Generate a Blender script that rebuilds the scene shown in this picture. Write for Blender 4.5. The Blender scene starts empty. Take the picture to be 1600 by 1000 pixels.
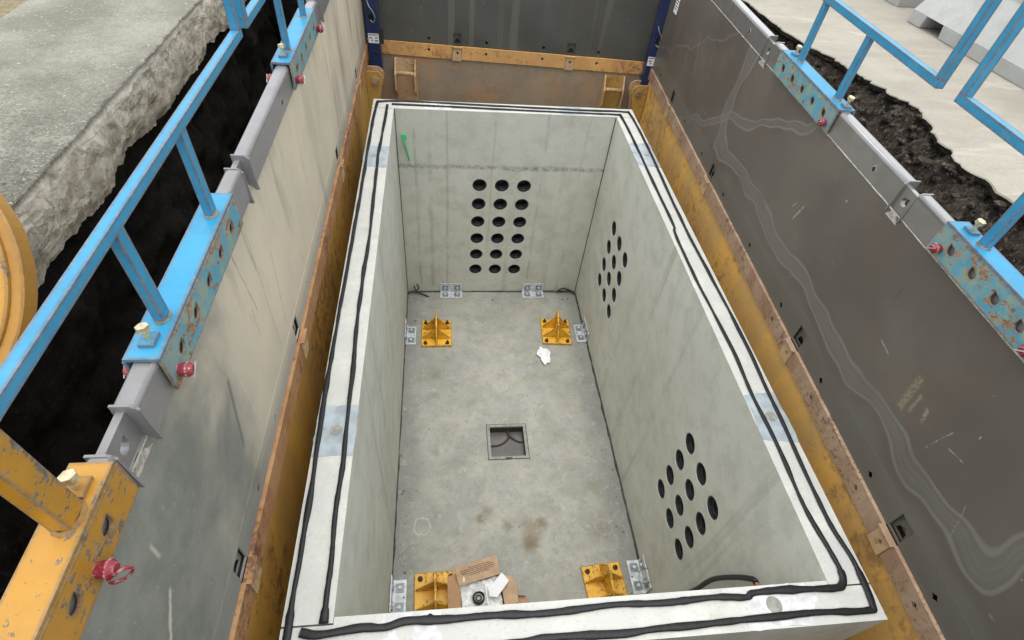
import bpy, bmesh, math, random
from mathutils import Vector, Matrix, Euler, noise
from mathutils.geometry import tessellate_polygon
random.seed(7)
R = math.radians
scn = bpy.context.scene
COL = scn.collection

# ------------------------------------------------------------------ camera, sky, sun, exposure
cam_d = bpy.data.cameras.new('camera'); cam = bpy.data.objects.new('camera', cam_d); COL.objects.link(cam)
cam_d.sensor_fit = 'HORIZONTAL'; cam_d.sensor_width = 36; cam_d.lens = 19.0577
cam_d.clip_start = 0.02; cam_d.clip_end = 500
cam.location = (-0.5251, -0.5416, 4.0585)
cam.rotation_euler = (0.7475, -0.0864, -0.0909)
scn.camera = cam

world = bpy.data.worlds.new('World'); scn.world = world; world.use_nodes = True
SUN_EL, SUN_AZ = R(86), R(250)      # azimuth measured from +X
wn = world.node_tree; bgn = wn.nodes['Background']
sky = wn.nodes.new('ShaderNodeTexSky'); sky.sky_type = 'NISHITA'; sky.sun_disc = False
sky.sun_elevation = SUN_EL; sky.sun_rotation = R(90) - SUN_AZ
sky.air_density = 1.0; sky.dust_density = 6.0; sky.ozone_density = 1.0
hs = wn.nodes.new('ShaderNodeHueSaturation'); hs.inputs['Saturation'].default_value = 0.22
wmix = wn.nodes.new('ShaderNodeMix'); wmix.data_type = 'RGBA'; wmix.inputs[0].default_value = 0.85
wmix.inputs[7].default_value = (9.0, 9.3, 9.8, 1)     # even cloud layer
wn.links.new(sky.outputs[0], hs.inputs['Color']); wn.links.new(hs.outputs[0], wmix.inputs[6])
wn.links.new(wmix.outputs[2], bgn.inputs[0]); bgn.inputs[1].default_value = 0.12
sd = bpy.data.lights.new('sun', 'SUN'); sd.energy = 1.4; sd.angle = R(55); sd.color = (1, 0.97, 0.92)
sun = bpy.data.objects.new('sun', sd); COL.objects.link(sun)
dv = Vector((math.cos(SUN_EL)*math.cos(SUN_AZ), math.cos(SUN_EL)*math.sin(SUN_AZ), math.sin(SUN_EL)))
sun.rotation_euler = dv.to_track_quat('Z', 'Y').to_euler()
scn.view_settings.view_transform = 'Standard'; scn.view_settings.look = 'None'
scn.view_settings.exposure = 0.72; scn.view_settings.gamma = 1
scn.render.engine = 'CYCLES'
try:
    scn.cycles.max_bounces = 10; scn.cycles.diffuse_bounces = 8
except Exception: pass

# ------------------------------------------------------------------ material helpers
def s2l(c): 
    c /= 255.0
    return c/12.92 if c <= 0.04045 else ((c+0.055)/1.055)**2.4
def rgb(r, g, b, k=1.0): return (s2l(r)*k, s2l(g)*k, s2l(b)*k, 1)

class Sh:
    def stroke(s, y0, z0, y1, z1, w, wob=.01):
        o = s.xyz(); nz = s.ma('MULTIPLY', s.ma('SUBTRACT', s.noise(30, 3, .6), .5), wob)
        L = math.hypot(y1-y0, z1-z0); ty, tz = (y1-y0)/L, (z1-z0)/L
        dy = s.ma('SUBTRACT', o[1], y0); dz = s.ma('SUBTRACT', o[2], z0)
        al = s.ma('ADD', s.ma('MULTIPLY', dy, ty), s.ma('MULTIPLY', dz, tz))
        ac = s.ma('ABSOLUTE', s.ma('ADD', s.ma('SUBTRACT', s.ma('MULTIPLY', dy, tz), s.ma('MULTIPLY', dz, ty)), nz))
        return s.ma('MULTIPLY', s.rng(ac, w, w*.3), s.ma('MULTIPLY', s.rng(al, -.01, .01), s.rng(al, L+.01, L-.01)))
    def __init__(s, name):
        s.m = bpy.data.materials.new(name); s.m.use_nodes = True
        s.t = s.m.node_tree; s.b = s.t.nodes['Principled BSDF']; s._pos = None
    def n(s, typ, **kw):
        x = s.t.nodes.new(typ)
        for k, v in kw.items(): setattr(x, k, v)
        return x
    def put(s, sock, v):
        if isinstance(v, bpy.types.NodeSocket): s.t.links.new(v, sock)
        else: sock.default_value = v
    def pos(s):
        if s._pos is None: s._pos = s.n('ShaderNodeNewGeometry')
        return s._pos.outputs['Position']
    def xyz(s):
        if not hasattr(s, '_sep'):
            s._sep = s.n('ShaderNodeSeparateXYZ'); s.put(s._sep.inputs[0], s.pos())
        return s._sep.outputs
    def scaled(s, sx, sy, sz, off=(0, 0, 0)):
        v = s.n('ShaderNodeMapping'); v.inputs['Scale'].default_value = (sx, sy, sz); v.inputs['Location'].default_value = off
        s.put(v.inputs[0], s.pos()); return v.outputs[0]
    def noise(s, scale, detail=4, rough=0.55, vec=None, dist=0.0, col=False):
        x = s.n('ShaderNodeTexNoise'); s.put(x.inputs['Vector'], vec or s.pos())
        x.inputs['Scale'].default_value = scale; x.inputs['Detail'].default_value = detail
        x.inputs['Roughness'].default_value = rough; x.inputs['Distortion'].default_value = dist
        return x.outputs['Color' if col else 'Fac']
    def vor(s, scale, vec=None, feature='F1'):
        x = s.n('ShaderNodeTexVoronoi', feature=feature); s.put(x.inputs['Vector'], vec or s.pos()); x.inputs['Scale'].default_value = scale
        return x.outputs['Distance']
    def rng(s, v, a, b, c=0.0, d=1.0, smooth=True):
        x = s.n('ShaderNodeMapRange'); x.clamp = True
        if smooth: x.interpolation_type = 'SMOOTHSTEP'
        s.put(x.inputs[0], v)
        for i, q in enumerate((a, b, c, d)): x.inputs[i+1].default_value = q
        return x.outputs[0]
    def ma(s, op, a, b=0.0, c=None):
        x = s.n('ShaderNodeMath', operation=op); s.put(x.inputs[0], a); s.put(x.inputs[1], b)
        if c is not None: s.put(x.inputs[2], c)
        return x.outputs[0]
    def mix(s, f, a, b, bt='MIX'):
        x = s.n('ShaderNodeMix', data_type='RGBA', blend_type=bt); s.put(x.inputs[0], f); s.put(x.inputs[6], a); s.put(x.inputs[7], b)
        return x.outputs[2]
    def edge(s, rad=0.006, lo=0.02, hi=0.2):
        bv = s.n('ShaderNodeBevel', samples=3); bv.inputs[0].default_value = rad
        d = s.n('ShaderNodeVectorMath', operation='DOT_PRODUCT')
        s.put(d.inputs[0], bv.outputs[0]); s.put(d.inputs[1], s.n('ShaderNodeNewGeometry').outputs['Normal'])
        return s.rng(s.ma('SUBTRACT', 1.0, d.outputs['Value']), lo, hi)
    def bump(s, h, strength=0.3, dist=0.01, rad=0):
        x = s.n('ShaderNodeBump'); s.put(x.inputs['Height'], h); x.inputs['Strength'].default_value = strength; x.inputs['Distance'].default_value = dist
        s.t.links.new(x.outputs[0], s.b.inputs['Normal'])
    def blob(s, cx, cy, r, soft=0.5, wob=0.6, ax=(0, 1)):
        """mask of a stain round (cx,cy) in the two world axes ax"""
        o = s.xyz(); nz = s.noise(6/r*0.12, 4, 0.65)
        dx = s.ma('SUBTRACT', o[ax[0]], cx); dy = s.ma('SUBTRACT', o[ax[1]], cy)
        d = s.ma('SQRT', s.ma('ADD', s.ma('MULTIPLY', dx, dx), s.ma('MULTIPLY', dy, dy)))
        d = s.ma('ADD', d, s.ma('MULTIPLY', s.ma('SUBTRACT', nz, 0.5), r*wob*2))
        return s.rng(d, r*(1+soft*.5), r*(1-soft))
    def done(s, col, rough=0.7, metal=0.0, spec=0.5):
        s.put(s.b.inputs['Base Color'], col); s.put(s.b.inputs['Roughness'], rough); s.put(s.b.inputs['Metallic'], metal)
        s.b.inputs['Specular IOR Level'].default_value = spec
        return s.m

def simple(name, col, rough=0.6, metal=0.0, var=0.12, scale=40, spec=0.5):
    s = Sh(name); f = s.rng(s.noise(scale, 3), .3, .7)
    dark = tuple(c*(1-var*2) for c in col[:3])+(1,)
    lite = tuple(min(1, c*(1+var)) for c in col[:3])+(1,)
    s.bump(s.noise(scale*3, 3), .15, .003)
    return s.done(s.mix(f, dark, lite), rough, metal, spec)

def painted(name, col, rust=(0.13, 0.055, 0.022, 1), edge=.5, bias=0.0, rough=0.38, dirt=(0.28, 0.25, 0.19, 1), dirt_amt=0.25, rad=.013, tint2=None, sc=1.0):
    """chipped gloss paint over rusty steel, wear gathered at the edges"""
    s = Sh(name)
    fine = s.rng(s.noise(55*sc, 5, .72, s.scaled(1, .55, 1)), .3, .7); mid = s.rng(s.noise(11*sc, 4, .6), .32, .68); spk = s.noise(130, 2, .6)
    base = s.mix(mid, col, tuple(c*.84 for c in col[:3])+(1,))
    if tint2: base = s.mix(s.rng(s.noise(14, 4, .7), .42, .6), base, tint2)
    base = s.mix(s.ma('MULTIPLY', s.rng(s.noise(5, 5, .7), .45, .75), dirt_amt), base, dirt)
    e = s.ma('MULTIPLY', s.edge(rad, .0, .16), edge)
    m = s.ma('ADD', s.ma('ADD', s.ma('ADD', s.ma('MULTIPLY', fine, .42), s.ma('MULTIPLY', mid, .22)), e), bias)
    mask = s.rng(m, .62, .66); halo = s.rng(m, .53, .62, 0, .55)
    base = s.mix(halo, base, tuple((c+d)*.5 for c, d in zip(col[:3], dirt[:3]))+(1,))
    mask = s.ma('MAXIMUM', mask, s.ma('MULTIPLY', s.rng(spk, .70, .73), .85))
    rcol = s.mix(s.rng(s.noise(60, 4, .7), .35, .7), rust, tuple(min(1, c*2.6) for c in rust[:3])+(1,))
    c = s.mix(mask, base, rcol)
    s.bump(s.ma('SUBTRACT', 1.0, mask), .5, .0015)
    return s.done(c, s.mix(mask, (rough,)*3+(1,), (.85,)*3+(1,)))

def rusty(name, a, b, c, sc=8, rough=.75, streak=True):
    s = Sh(name)
    v = s.scaled(1, 1, .35) if streak else None
    f1 = s.noise(sc, 6, .65, v); f2 = s.noise(sc*5, 5, .7); f3 = s.noise(sc*.4, 3, .6)
    col = s.mix(s.rng(f1, .36, .62), a, b)
    col = s.mix(s.rng(s.ma('ADD', s.ma('MULTIPLY', f2, .6), s.ma('MULTIPLY', f3, .4)), .5, .62), col, c)
    col = s.mix(s.ma('MULTIPLY', s.rng(s.noise(90, 3, .7), .62, .7), .6), col, (.06, .035, .02, 1))
    e = s.edge(.006, .05, .35)
    col = s.mix(s.ma('MULTIPLY', e, s.rng(s.noise(30, 3), .35, .6, 0, .55)), col, (.5, .4, .28, 1))
    s.bump(s.ma('ADD', f1, s.ma('MULTIPLY', f2, .5)), .35, .004)
    return s.done(col, rough)

M = {}
# ---- concrete of the vault
def concrete(name, base, dark, light, stains=()):
    s = Sh(name); o = s.xyz()
    big = s.noise(1.3, 5, .6); mid = s.noise(7, 5, .65); fine = s.noise(70, 4, .7)
    col = s.mix(s.rng(big, .35, .65), base, light)
    col = s.mix(s.ma('MULTIPLY', s.rng(mid, .42, .68), .45), col, dark)
    col = s.mix(s.ma('MULTIPLY', s.rng(fine, .35, .65), .22), col, dark)
    for (fn) in stains: col = fn(s, col)
    pit = s.rng(s.vor(38), .09, .05)
    pit = s.ma('MULTIPLY', pit, s.rng(s.noise(9, 3, .7), .52, .6))
    col = s.mix(s.ma('MULTIPLY', pit, .5), col, (.12, .12, .1, 1))
    s.bump(s.ma('SUBTRACT', s.ma('ADD', s.ma('MULTIPLY', mid, .4), s.ma('MULTIPLY', fine, .5)), pit), .3, .004)
    return s.done(col, .8, 0, .35)
def st_streaks(s, col):
    v = s.scaled(7, 7, .25); f = s.noise(1.0, 5, .6, v)
    col = s.mix(s.rng(f, .56, .72, 0, .38), col, (.2, .2, .16, 1))
    f2 = s.noise(1.0, 4, .6, s.scaled(12, 12, .5, (3, 1, 7)))
    return s.mix(s.rng(f2, .58, .75, 0, .3), col, (.56, .56, .52, 1))
def st_back_line(s, col):
    o = s.xyz(); zz = s.ma('ABSOLUTE', s.ma('SUBTRACT', s.ma('ADD', o[2], s.ma('MULTIPLY', s.noise(9, 3), .05)), 1.525))
    back = s.rng(o[1], 3.59, 3.60)
    for xx, ww, kk in ((-.74, .012, .4), (-.62, .02, .3), (-.47, .010, .35), (.36, .012, .35), (.55, .02, .25), (.70, .012, .3), (-.08, .008, .3)):
        dx = s.ma('ABSOLUTE', s.ma('SUBTRACT', s.ma('ADD', o[0], s.ma('MULTIPLY', s.noise(5, 3), .03)), xx))
        col = s.mix(s.ma('MULTIPLY', s.ma('MULTIPLY', s.rng(dx, ww*1.6, ww*.3), back), s.rng(s.noise(4, 4), .35, .6, 0, kk)), col, (.2, .2, .165, 1))
    m = s.ma('MULTIPLY', s.ma('MULTIPLY', s.rng(zz, .035, .004), s.rng(s.noise(25, 4, .7), .4, .6, .2, 1)), back)
    col = s.mix(s.ma('MULTIPLY', m, .65), col, (.13, .13, .11, 1))
    up = s.ma('MULTIPLY', s.rng(o[2], 1.48, 1.56), back)
    return s.mix(s.ma('MULTIPLY', up, .15), col, (.5, .5, .46, 1))
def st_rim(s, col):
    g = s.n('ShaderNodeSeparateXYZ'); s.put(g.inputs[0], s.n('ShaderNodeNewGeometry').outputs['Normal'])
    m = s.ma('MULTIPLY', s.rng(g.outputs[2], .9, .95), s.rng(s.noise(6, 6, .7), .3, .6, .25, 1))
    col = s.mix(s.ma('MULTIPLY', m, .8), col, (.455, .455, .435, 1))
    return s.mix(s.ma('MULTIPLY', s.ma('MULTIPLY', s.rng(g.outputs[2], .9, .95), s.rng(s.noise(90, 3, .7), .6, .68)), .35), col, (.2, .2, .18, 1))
def st_scuffs(s, col):
    w = s.noise(1.0, 6, .75, s.scaled(.8, 2.6, 2.2), 1.5)
    m = s.rng(s.ma('ABSOLUTE', s.ma('SUBTRACT', w, .5)), .007, .001, 0, .4)
    return s.mix(m, col, (.62, .62, .58, 1))
M['vault'] = concrete('vault_concrete', (.56, .56, .49, 1), (.38, .38, .325, 1), (.62, .62, .55, 1), [st_streaks, st_back_line, st_scuffs, st_rim])
def st_floor(s, col):
    o = s.xyz()
    n1 = s.noise(2.3, 6, .7, None, .6)
    col = s.mix(s.rng(n1, .4, .6, 0, .4), col, (.21, .22, .20, 1))
    col = s.mix(s.rng(s.noise(3.1, 6, .7, s.scaled(1, 1, 1, (5, 2, 0)), .4), .48, .66, 0, .4), col, (.40, .375, .31, 1))
    col = s.mix(s.rng(s.noise(3.7, 5, .7, s.scaled(1, 1, 1, (1, 9, 0)), .4), .55, .68, 0, .5), col, (.34, .345, .36, 1))
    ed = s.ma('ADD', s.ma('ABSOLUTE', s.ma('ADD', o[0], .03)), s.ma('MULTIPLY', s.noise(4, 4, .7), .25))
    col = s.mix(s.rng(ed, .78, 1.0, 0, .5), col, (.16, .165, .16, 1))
    for cx, cy, r, k in ((.10, .93, .07, .9), (.12, 1.04, .09, .6), (.2, 1.08, .05, .8), (-.05, 1.07, .05, .6), (-.26, 1.13, .045, .75), (-.2, 1.2, .05, .4), (-.62, 2.5, .1, .3), (.66, 1.0, .1, .35), (.68, 1.35, .08, .3)):
        col = s.mix(s.ma('MULTIPLY', s.blob(cx, cy, r, .8, .9), k), col, (.17, .13, .075, 1))
    for cx, cy, ax_, k in ((.3, 1.25, .035, .35), (.36, 1.55, .035, .3), (.18, 2.25, .03, .3), (-.3, 2.2, .035, .25), (-.42, 1.5, .03, .3), (.02, .78, .035, .35)):
        col = s.mix(s.ma('MULTIPLY', s.ma('MULTIPLY', s.blob(cx, cy, ax_, .6, .5), s.rng(s.noise(70, 2, .6), .4, .55)), k), col, (.15, .14, .11, 1))
    for cx, cy, k in ((-.7, 1.1, 1.0), (.68, 1.02, .3), (.7, .91, .35)):
        dx = s.ma('SUBTRACT', o[0], cx); dy = s.ma('SUBTRACT', o[1], cy)
        d = s.ma('SQRT', s.ma('ADD', s.ma('MULTIPLY', dx, dx), s.ma('MULTIPLY', dy, dy)))
        d = s.ma('ADD', d, s.ma('MULTIPLY', s.ma('SUBTRACT', s.noise(14, 4, .7), .5), .06))
        ring = s.rng(s.ma('ABSOLUTE', s.ma('SUBTRACT', d, .062)), .009, .002, 0, .55)
        col = s.mix(s.ma('MULTIPLY', ring, k), col, (.5, .5, .46, 1))
    col = s.mix(s.rng(s.noise(17, 6, .8, None, .8), .53, .63, 0, .45), col, (.20, .195, .16, 1))
    col = s.mix(s.rng(s.noise(13, 6, .8, s.scaled(1, 1, 1, (8, 2, 0)), 1.2), .55, .66, 0, .5), col, (.47, .46, .40, 1))
    col = s.mix(s.rng(s.noise(38, 3, .6), .66, .72, 0, .7), col, (.12, .11, .09, 1))
    return col
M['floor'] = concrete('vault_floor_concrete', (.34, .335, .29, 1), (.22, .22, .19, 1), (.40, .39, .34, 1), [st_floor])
M['mortar'] = simple('patch_mortar', (.56, .57, .565, 1), .6, 0, .12, 22)
M['mortar_blue'] = simple('patch_mortar_bluish', (.33, .38, .40, 1), .7, 0, .12, 12)
M['mastic'] = simple('black_mastic', (.009, .009, .010, 1), .5, 0, .3, 60, .35)
M['joint'] = simple('dark_joint_filler', (.05, .05, .045, 1), .7, 0, .3, 30)
M['duct'] = simple('black_duct_plastic', (.035, .035, .038, 1), .35, 0, .2, 50)

# ---- trench shield steel
def wall_mud():
    s = Sh('mud_filmed_grey_steel'); o = s.xyz()
    mud = s.mix(s.rng(s.noise(2, 5, .6), .35, .65), (.60, .53, .40, 1), (.52, .465, .36, 1))
    mud = s.mix(s.rng(s.noise(1, 6, .65, s.scaled(2, 5, .7)), .48, .66, 0, .6), mud, (.22, .20, .155, 1))
    mud = s.mix(s.rng(s.noise(1, 6, .65, s.scaled(2, 8, .9, (2, 4, 4)), .6), .55, .68, 0, .35), mud, (.47, .43, .36, 1))
    grey = s.mix(s.rng(s.noise(3, 5, .7), .35, .65), (.155, .165, .145, 1), (.24, .245, .21, 1))
    k = s.ma('ADD', o[1], s.ma('MULTIPLY', s.ma('SUBTRACT', s.noise(1.6, 5, .6, None, .5), .5), 1.4))
    col = s.mix(s.rng(k, .75, .1), mud, grey)
    k2 = s.ma('ADD', s.ma('MULTIPLY', o[2], 1.0), s.ma('MULTIPLY', s.noise(4, 4), .12))
    col = s.mix(s.rng(k2, 2.27, 2.15, 0, .6), col, (.24, .245, .235, 1))       # greyer strip at the foot
    scr = s.noise(1, 5, .8, s.scaled(3, 14, 2.2, (0, 3, 1)), 1.2)
    col = s.mix(s.rng(scr, .685, .72, 0, .6), col, (.12, .105, .085, 1))
    scr2 = s.noise(1, 4, .7, s.scaled(3, 26, 2.0, (0, 8, 1)), .6)
    col = s.mix(s.rng(scr2, .69, .72, 0, .45), col, (.55, .52, .43, 1))
    for (y0, z0, y1, z1, w, k, cc) in ((.85, 2.92, .90, 2.55, .005, .5, 0), (1.02, 2.92, .99, 2.24, .004, .45, 0), (1.18, 2.60, 1.11, 2.26, .006, .35, 0), (-.055, 2.56, -.16, 2.46, .010, .7, 1), (.99, 2.88, 1.0, 2.66, .010, .4, 0),
            (2.74, 2.72, 2.66, 2.50, .006, .4, 0), (.86, 2.60, .85, 2.47, .004, .5, 0), (-.01, 2.72, -.015, 2.66, .008, .5, 1), (3.4, 2.85, 3.3, 2.2, .006, .3, 0), (2.2, 2.8, 2.15, 2.2, .005, .3, 0), (1.6, 2.7, 1.55, 2.25, .008, .3, 1), (.62, 2.25, .6, 2.6, .004, .4, 1)):
        col = s.mix(s.ma('MULTIPLY', s.stroke(y0, z0, y1, z1, w, .02), k), col, ((.16, .14, .11, 1), (.62, .58, .47, 1))[cc])
    # one long scrape, dark
    m = s.ma('MULTIPLY', s.rng(s.ma('ABSOLUTE', s.ma('SUBTRACT', s.ma('SUBTRACT', o[1], .50), s.ma('MULTIPLY', s.ma('SUBTRACT', o[2], 2.47), .32))), .014, .006), s.ma('MULTIPLY', s.rng(o[2], 2.62, 2.60), s.rng(o[2], 2.33, 2.37)))
    col = s.mix(s.ma('MULTIPLY', m, .7), col, (.12, .12, .11, 1))
    col = s.mix(s.rng(s.noise(60, 3, .7), .64, .72, 0, .5), col, (.5, .46, .36, 1))
    s.bump(s.ma('ADD', s.noise(6, 4), s.ma('MULTIPLY', s.noise(60, 3), .2)), .12, .01)
    return s.done(col, s.rng(s.noise(3, 4), .3, .7, .5, .75), 0, .5)
M['wall_l'] = wall_mud()
def wall_dark(name, base, back=False):
    s = Sh(name); o = s.xyz()
    lite = tuple(c*1.35 for c in base[:3])+(1,)
    col = s.mix(s.rng(s.noise(1.5, 5, .6), .35, .7), base, lite)
    col = s.mix(s.rng(s.noise(2.2, 5, .65, s.scaled(1, 1, 1, (4, 4, 4))), .5, .7, 0, .45), col, (base[0]*1.15, base[1]*.95, base[2]*.8, 1))
    # scratches with their own random directions
    for i, (sc, off) in enumerate((((3, 22, 2.5), (0, 1, 3)), ((3, 3, 19), (5, 1, 0)), ((22, 22, 2.5), (9, 1, 0)))):
        f = s.noise(1.0, 5, .85, s.scaled(*sc, off), .9)
        col = s.mix(s.rng(f, .70, .735, 0, .55), col, (.27, .25, .2, 1))
    f = s.rng(s.noise(28, 2, .6), .71, .75, 0, .6)
    f = s.ma('MULTIPLY', f, s.rng(s.noise(1.8, 3), .5, .62))
    col = s.mix(f, col, (.42, .38, .25, 1))
    if not back:
        film = (.175, .167, .15, 1)
        wz = s.ma('MULTIPLY', s.ma('SUBTRACT', s.noise(3.6, 1.3, .45), .5), .20)
        a = s.ma('SUBTRACT', s.ma('ADD', o[2], wz), 2.33)
        yy = s.ma('ADD', o[1], s.ma('MULTIPLY', s.ma('SUBTRACT', s.noise(3.2, 1.2, .4, s.scaled(1, 1, 1, (7, 7, 7))), .5), .3))
        b = s.ma('SUBTRACT', yy, -.12); c = s.ma('SUBTRACT', 2.72, yy)
        d = s.ma('SMOOTH_MIN', s.ma('SMOOTH_MIN', a, b, .12), c, .1)     # inside distance to the tide mark
        ad = s.ma('ABSOLUTE', d)
        band = s.rng(ad, .05, .02, 0, .35)
        l1 = s.rng(s.ma('ABSOLUTE', s.ma('SUBTRACT', ad, .042)), .014, .002, 0, .95)
        l2 = s.rng(s.ma('ABSOLUTE', s.ma('SUBTRACT', ad, .01)), .012, .003, 0, .5)
        m = s.ma('MAXIMUM', s.ma('MAXIMUM', band, l1), l2)
        m = s.ma('MULTIPLY', m, s.rng(s.noise(2.5, 3), .25, .5, .3, 1))
        col = s.mix(m, col, film)
        # second wavy tide line, climbing toward the camera
        e = s.ma('ABSOLUTE', s.ma('SUBTRACT', s.ma('ADD', s.ma('ADD', o[2], s.ma('MULTIPLY', o[1], .49)), wz), 3.78))
        e2 = s.ma('ABSOLUTE', s.ma('SUBTRACT', s.ma('ADD', s.ma('ADD', o[2], s.ma('MULTIPLY', o[1], .45)), wz), 4.23))
        col = s.mix(s.ma('MAXIMUM', s.ma('MAXIMUM', s.rng(s.ma('ABSOLUTE', s.ma('SUBTRACT', e, .022)), .010, .002, 0, .9), s.rng(e, .022, .0, 0, .35)), s.rng(e2, .012, .003, 0, .5)), col, film)
        sp_ = s.rng(s.noise(75, 4, .75), .42, .56)
        for (y0, z0, y1, z1, w, k, cc) in ((1.58, 2.575, 1.61, 2.48, .006, .9, 1), (1.64, 2.56, 1.66, 2.52, .004, .8, 1), (.745, 2.525, .675, 2.515, .0035, .9, 1), (.51, 2.58, .485, 2.42, .022, .55, 2), (.46, 2.54, .45, 2.45, .010, .5, 2),
                (.265, 2.505, .195, 2.525, .003, .9, 1), (1.225, 2.54, 1.17, 2.53, .003, .7, 1), (.82, 2.67, .82, 2.75, .004, .7, 0), (1.22, 2.65, 1.33, 2.58, .003, .4, 0), (.41, 2.53, .385, 2.47, .012, .5, 1), (.31, 2.42, .29, 2.56, .004, .6, 1),
                (3.6, 2.7, 3.45, 2.4, .005, .6, 1), (3.3, 2.75, 3.2, 2.5, .004, .5, 1), (3.75, 2.6, 3.7, 2.3, .006, .4, 1), (2.9, 2.62, 2.86, 2.45, .004, .4, 0), (.08, 2.44, .02, 2.30, .003, .4, 1)):
            col = s.mix(s.ma('MULTIPLY', s.stroke(y0, z0, y1, z1, w), s.ma('MULTIPLY', sp_, k)), col, ((.03, .028, .024, 1), (.38, .36, .30, 1), (.34, .29, .17, 1))[cc])
        foot = s.rng(s.ma('ADD', o[2], wz), 2.26, 2.2, 0, .5)
        col = s.mix(foot, col, (.14, .14, .12, 1))
    else:
        v = s.noise(1, 3, .6, s.scaled(9, 9, .15, (2, 2, 2)))
        col = s.mix(s.rng(v, .58, .66, 0, .4), col, (.16, .16, .13, 1))
    s.bump(s.ma('ADD', s.noise(5, 4), s.ma('MULTIPLY', s.noise(50, 3), .15)), .1, .01)
    return s.done(col, s.rng(s.noise(3, 4), .3, .7, .34, .55), 0, .5)
M['wall_r'] = wall_dark('dark_grey_painted_steel', (.098, .085, .070, 1))
M['wall_b'] = wall_dark('dark_grey_painted_steel_back', (.068, .07, .062, 1), True)
M['tube_l'] = painted('light_grey_tube_paint', (.20, .193, .195, 1), (.09, .08, .07, 1), .12, -.06, .35, (.19, .18, .15, 1), .4)
M['tube_r'] = painted('grey_tube_paint', (.165, .157, .145, 1), (.07, .065, .055, 1), .12, -.06, .2, (.13, .12, .10, 1), .35)
for k_ in ('tube_r', 'tube_l'):
    b_ = M[k_].node_tree.nodes['Principled BSDF']; b_.inputs['Coat Weight'].default_value = 1.0 if k_ == 'tube_r' else .4; b_.inputs['Coat IOR'].default_value = 1.9 if k_ == 'tube_r' else 1.5; b_.inputs['Coat Roughness'].default_value = .18
M['weld'] = simple('weld_bead', (.42, .40, .35, 1), .5, 0, .2, 60)
M['weld_rust'] = simple('rusty_weld_bead', (.5, .38, .24, 1), .6, 0, .25, 60)
M['strip_r'] = rusty('brown_rusty_strip', (.32, .20, .125, 1), (.42, .30, .20, 1), (.19, .11, .07, 1), 9)
M['skin_r'] = rusty('ochre_steel', (.80, .47, .12, 1), (.62, .40, .15, 1), (.42, .24, .09, 1), 3.2, .6)
M['strip_l'] = rusty('orange_rusty_strip', (.34, .165, .07, 1), (.42, .235, .105, 1), (.17, .08, .04, 1), 8)
M['skin_l'] = rusty('ochre_steel_left', (.68, .40, .08, 1), (.50, .29, .09, 1), (.26, .14, .045, 1), 3.0, .5)
M['strip_b'] = rusty('orange_yellow_strip', (.70, .40, .13, 1), (.58, .32, .12, 1), (.34, .17, .07, 1), 5)
M['skin_b'] = rusty('mud_filmed_brown_steel', (.34, .265, .18, 1), (.26, .215, .16, 1), (.40, .235, .12, 1), 4, .8, False)
M['lug'] = rusty('tan_lug_steel', (.58, .41, .23, 1), (.50, .33, .17, 1), (.34, .2, .10, 1), 8)
M['lug_yellow'] = rusty('yellow_lug_steel', (.5, .32, .07, 1), (.45, .27, .07, 1), (.3, .17, .06, 1), 6)
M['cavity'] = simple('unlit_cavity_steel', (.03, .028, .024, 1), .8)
# ---- rail paints
BL = (.020, .25, .44, 1)
M['blue'] = painted('sky_blue_paint', BL, (.10, .055, .028, 1), .62, .035, .42, (.16, .30, .30, 1), .2, rad=.016)
M['blue_rusty'] = painted('sky_blue_paint_rusted', (.07, .29, .40, 1), (.15, .085, .04, 1), .45, .20, .5, (.26, .24, .15, 1), .7, tint2=(.21, .29, .23, 1), sc=.7)
M['yellow'] = painted('yellow_paint_chipped', (.42, .205, .016, 1), (.09, .075, .055, 1), .52, .17, .45, (.40, .25, .08, 1), .2)
M['yellow_disc'] = painted('orange_yellow_paint', (.33, .16, .02, 1), (.10, .06, .03, 1), .35, -.03, .45, (.4, .25, .1, 1), .2)
M['yellow_rusty'] = painted('yellow_paint_rusted', (.80, .44, .03, 1), (.075, .03, .012, 1), .45, .15, .45, (.42, .28, .1, 1), .3, rad=.012, sc=1.6)
M['bolt'] = simple('yellow_zinc_bolt', (.62, .56, .36, 1), .35, .6, .15, 80)
M['red'] = painted('red_pin_paint', (.24, .012, .03, 1), (.35, .28, .25, 1), .3, .03, .4, (.25, .1, .08, 1), .3, rad=.006, sc=2.5)
M['pink'] = simple('faded_red_plastic', (.28, .06, .07, 1), .5)
M['wire'] = simple('grey_steel_wire', (.45, .45, .44, 1), .4, .8)
M['navy'] = painted('navy_blue_paint', (.014, .028, .105, 1), (.045, .05, .07, 1), .3, .0, .35, (.04, .05, .09, 1), .5)
M['galv'] = simple('galvanised_steel', (.60, .63, .65, 1), .45, .2, .12, 30)
M['galv_dark'] = simple('zinc_washer', (.25, .28, .29, 1), .4, .4, .12, 40)
M['card'] = simple('brown_cardboard', (.40, .235, .125, 1), .85, 0, .08, 12)
M['card_in'] = simple('pale_cardboard', (.47, .32, .20, 1), .85, 0, .08, 12)
M['ink'] = simple('dark_print', (.10, .075, .05, 1), .8)
M['white'] = simple('white_paper', (.78, .78, .80, 1), .7, 0, .03, 8)
M['plastic'] = simple('translucent_white_plastic', (.80, .81, .80, 1), .3, 0, .12, 15)
M['black'] = simple('black_rubber', (.012, .012, .013, 1), .5)
M['green'] = simple('green_plastic', (.06, .55, .22, 1), .4)
M['orange'] = simple('orange_cable_core', (.5, .14, .04, 1), .5)
M['sumpfloor'] = simple('grey_wet_sump_floor', (.10, .092, .088, 1), .35, 0, .12, 10)
M['sumpedge'] = simple('sump_shade_and_rust', (.05, .035, .025, 1), .7)  # sump wall's shadow put into the colour; shared with rusty bolts and cables
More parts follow.
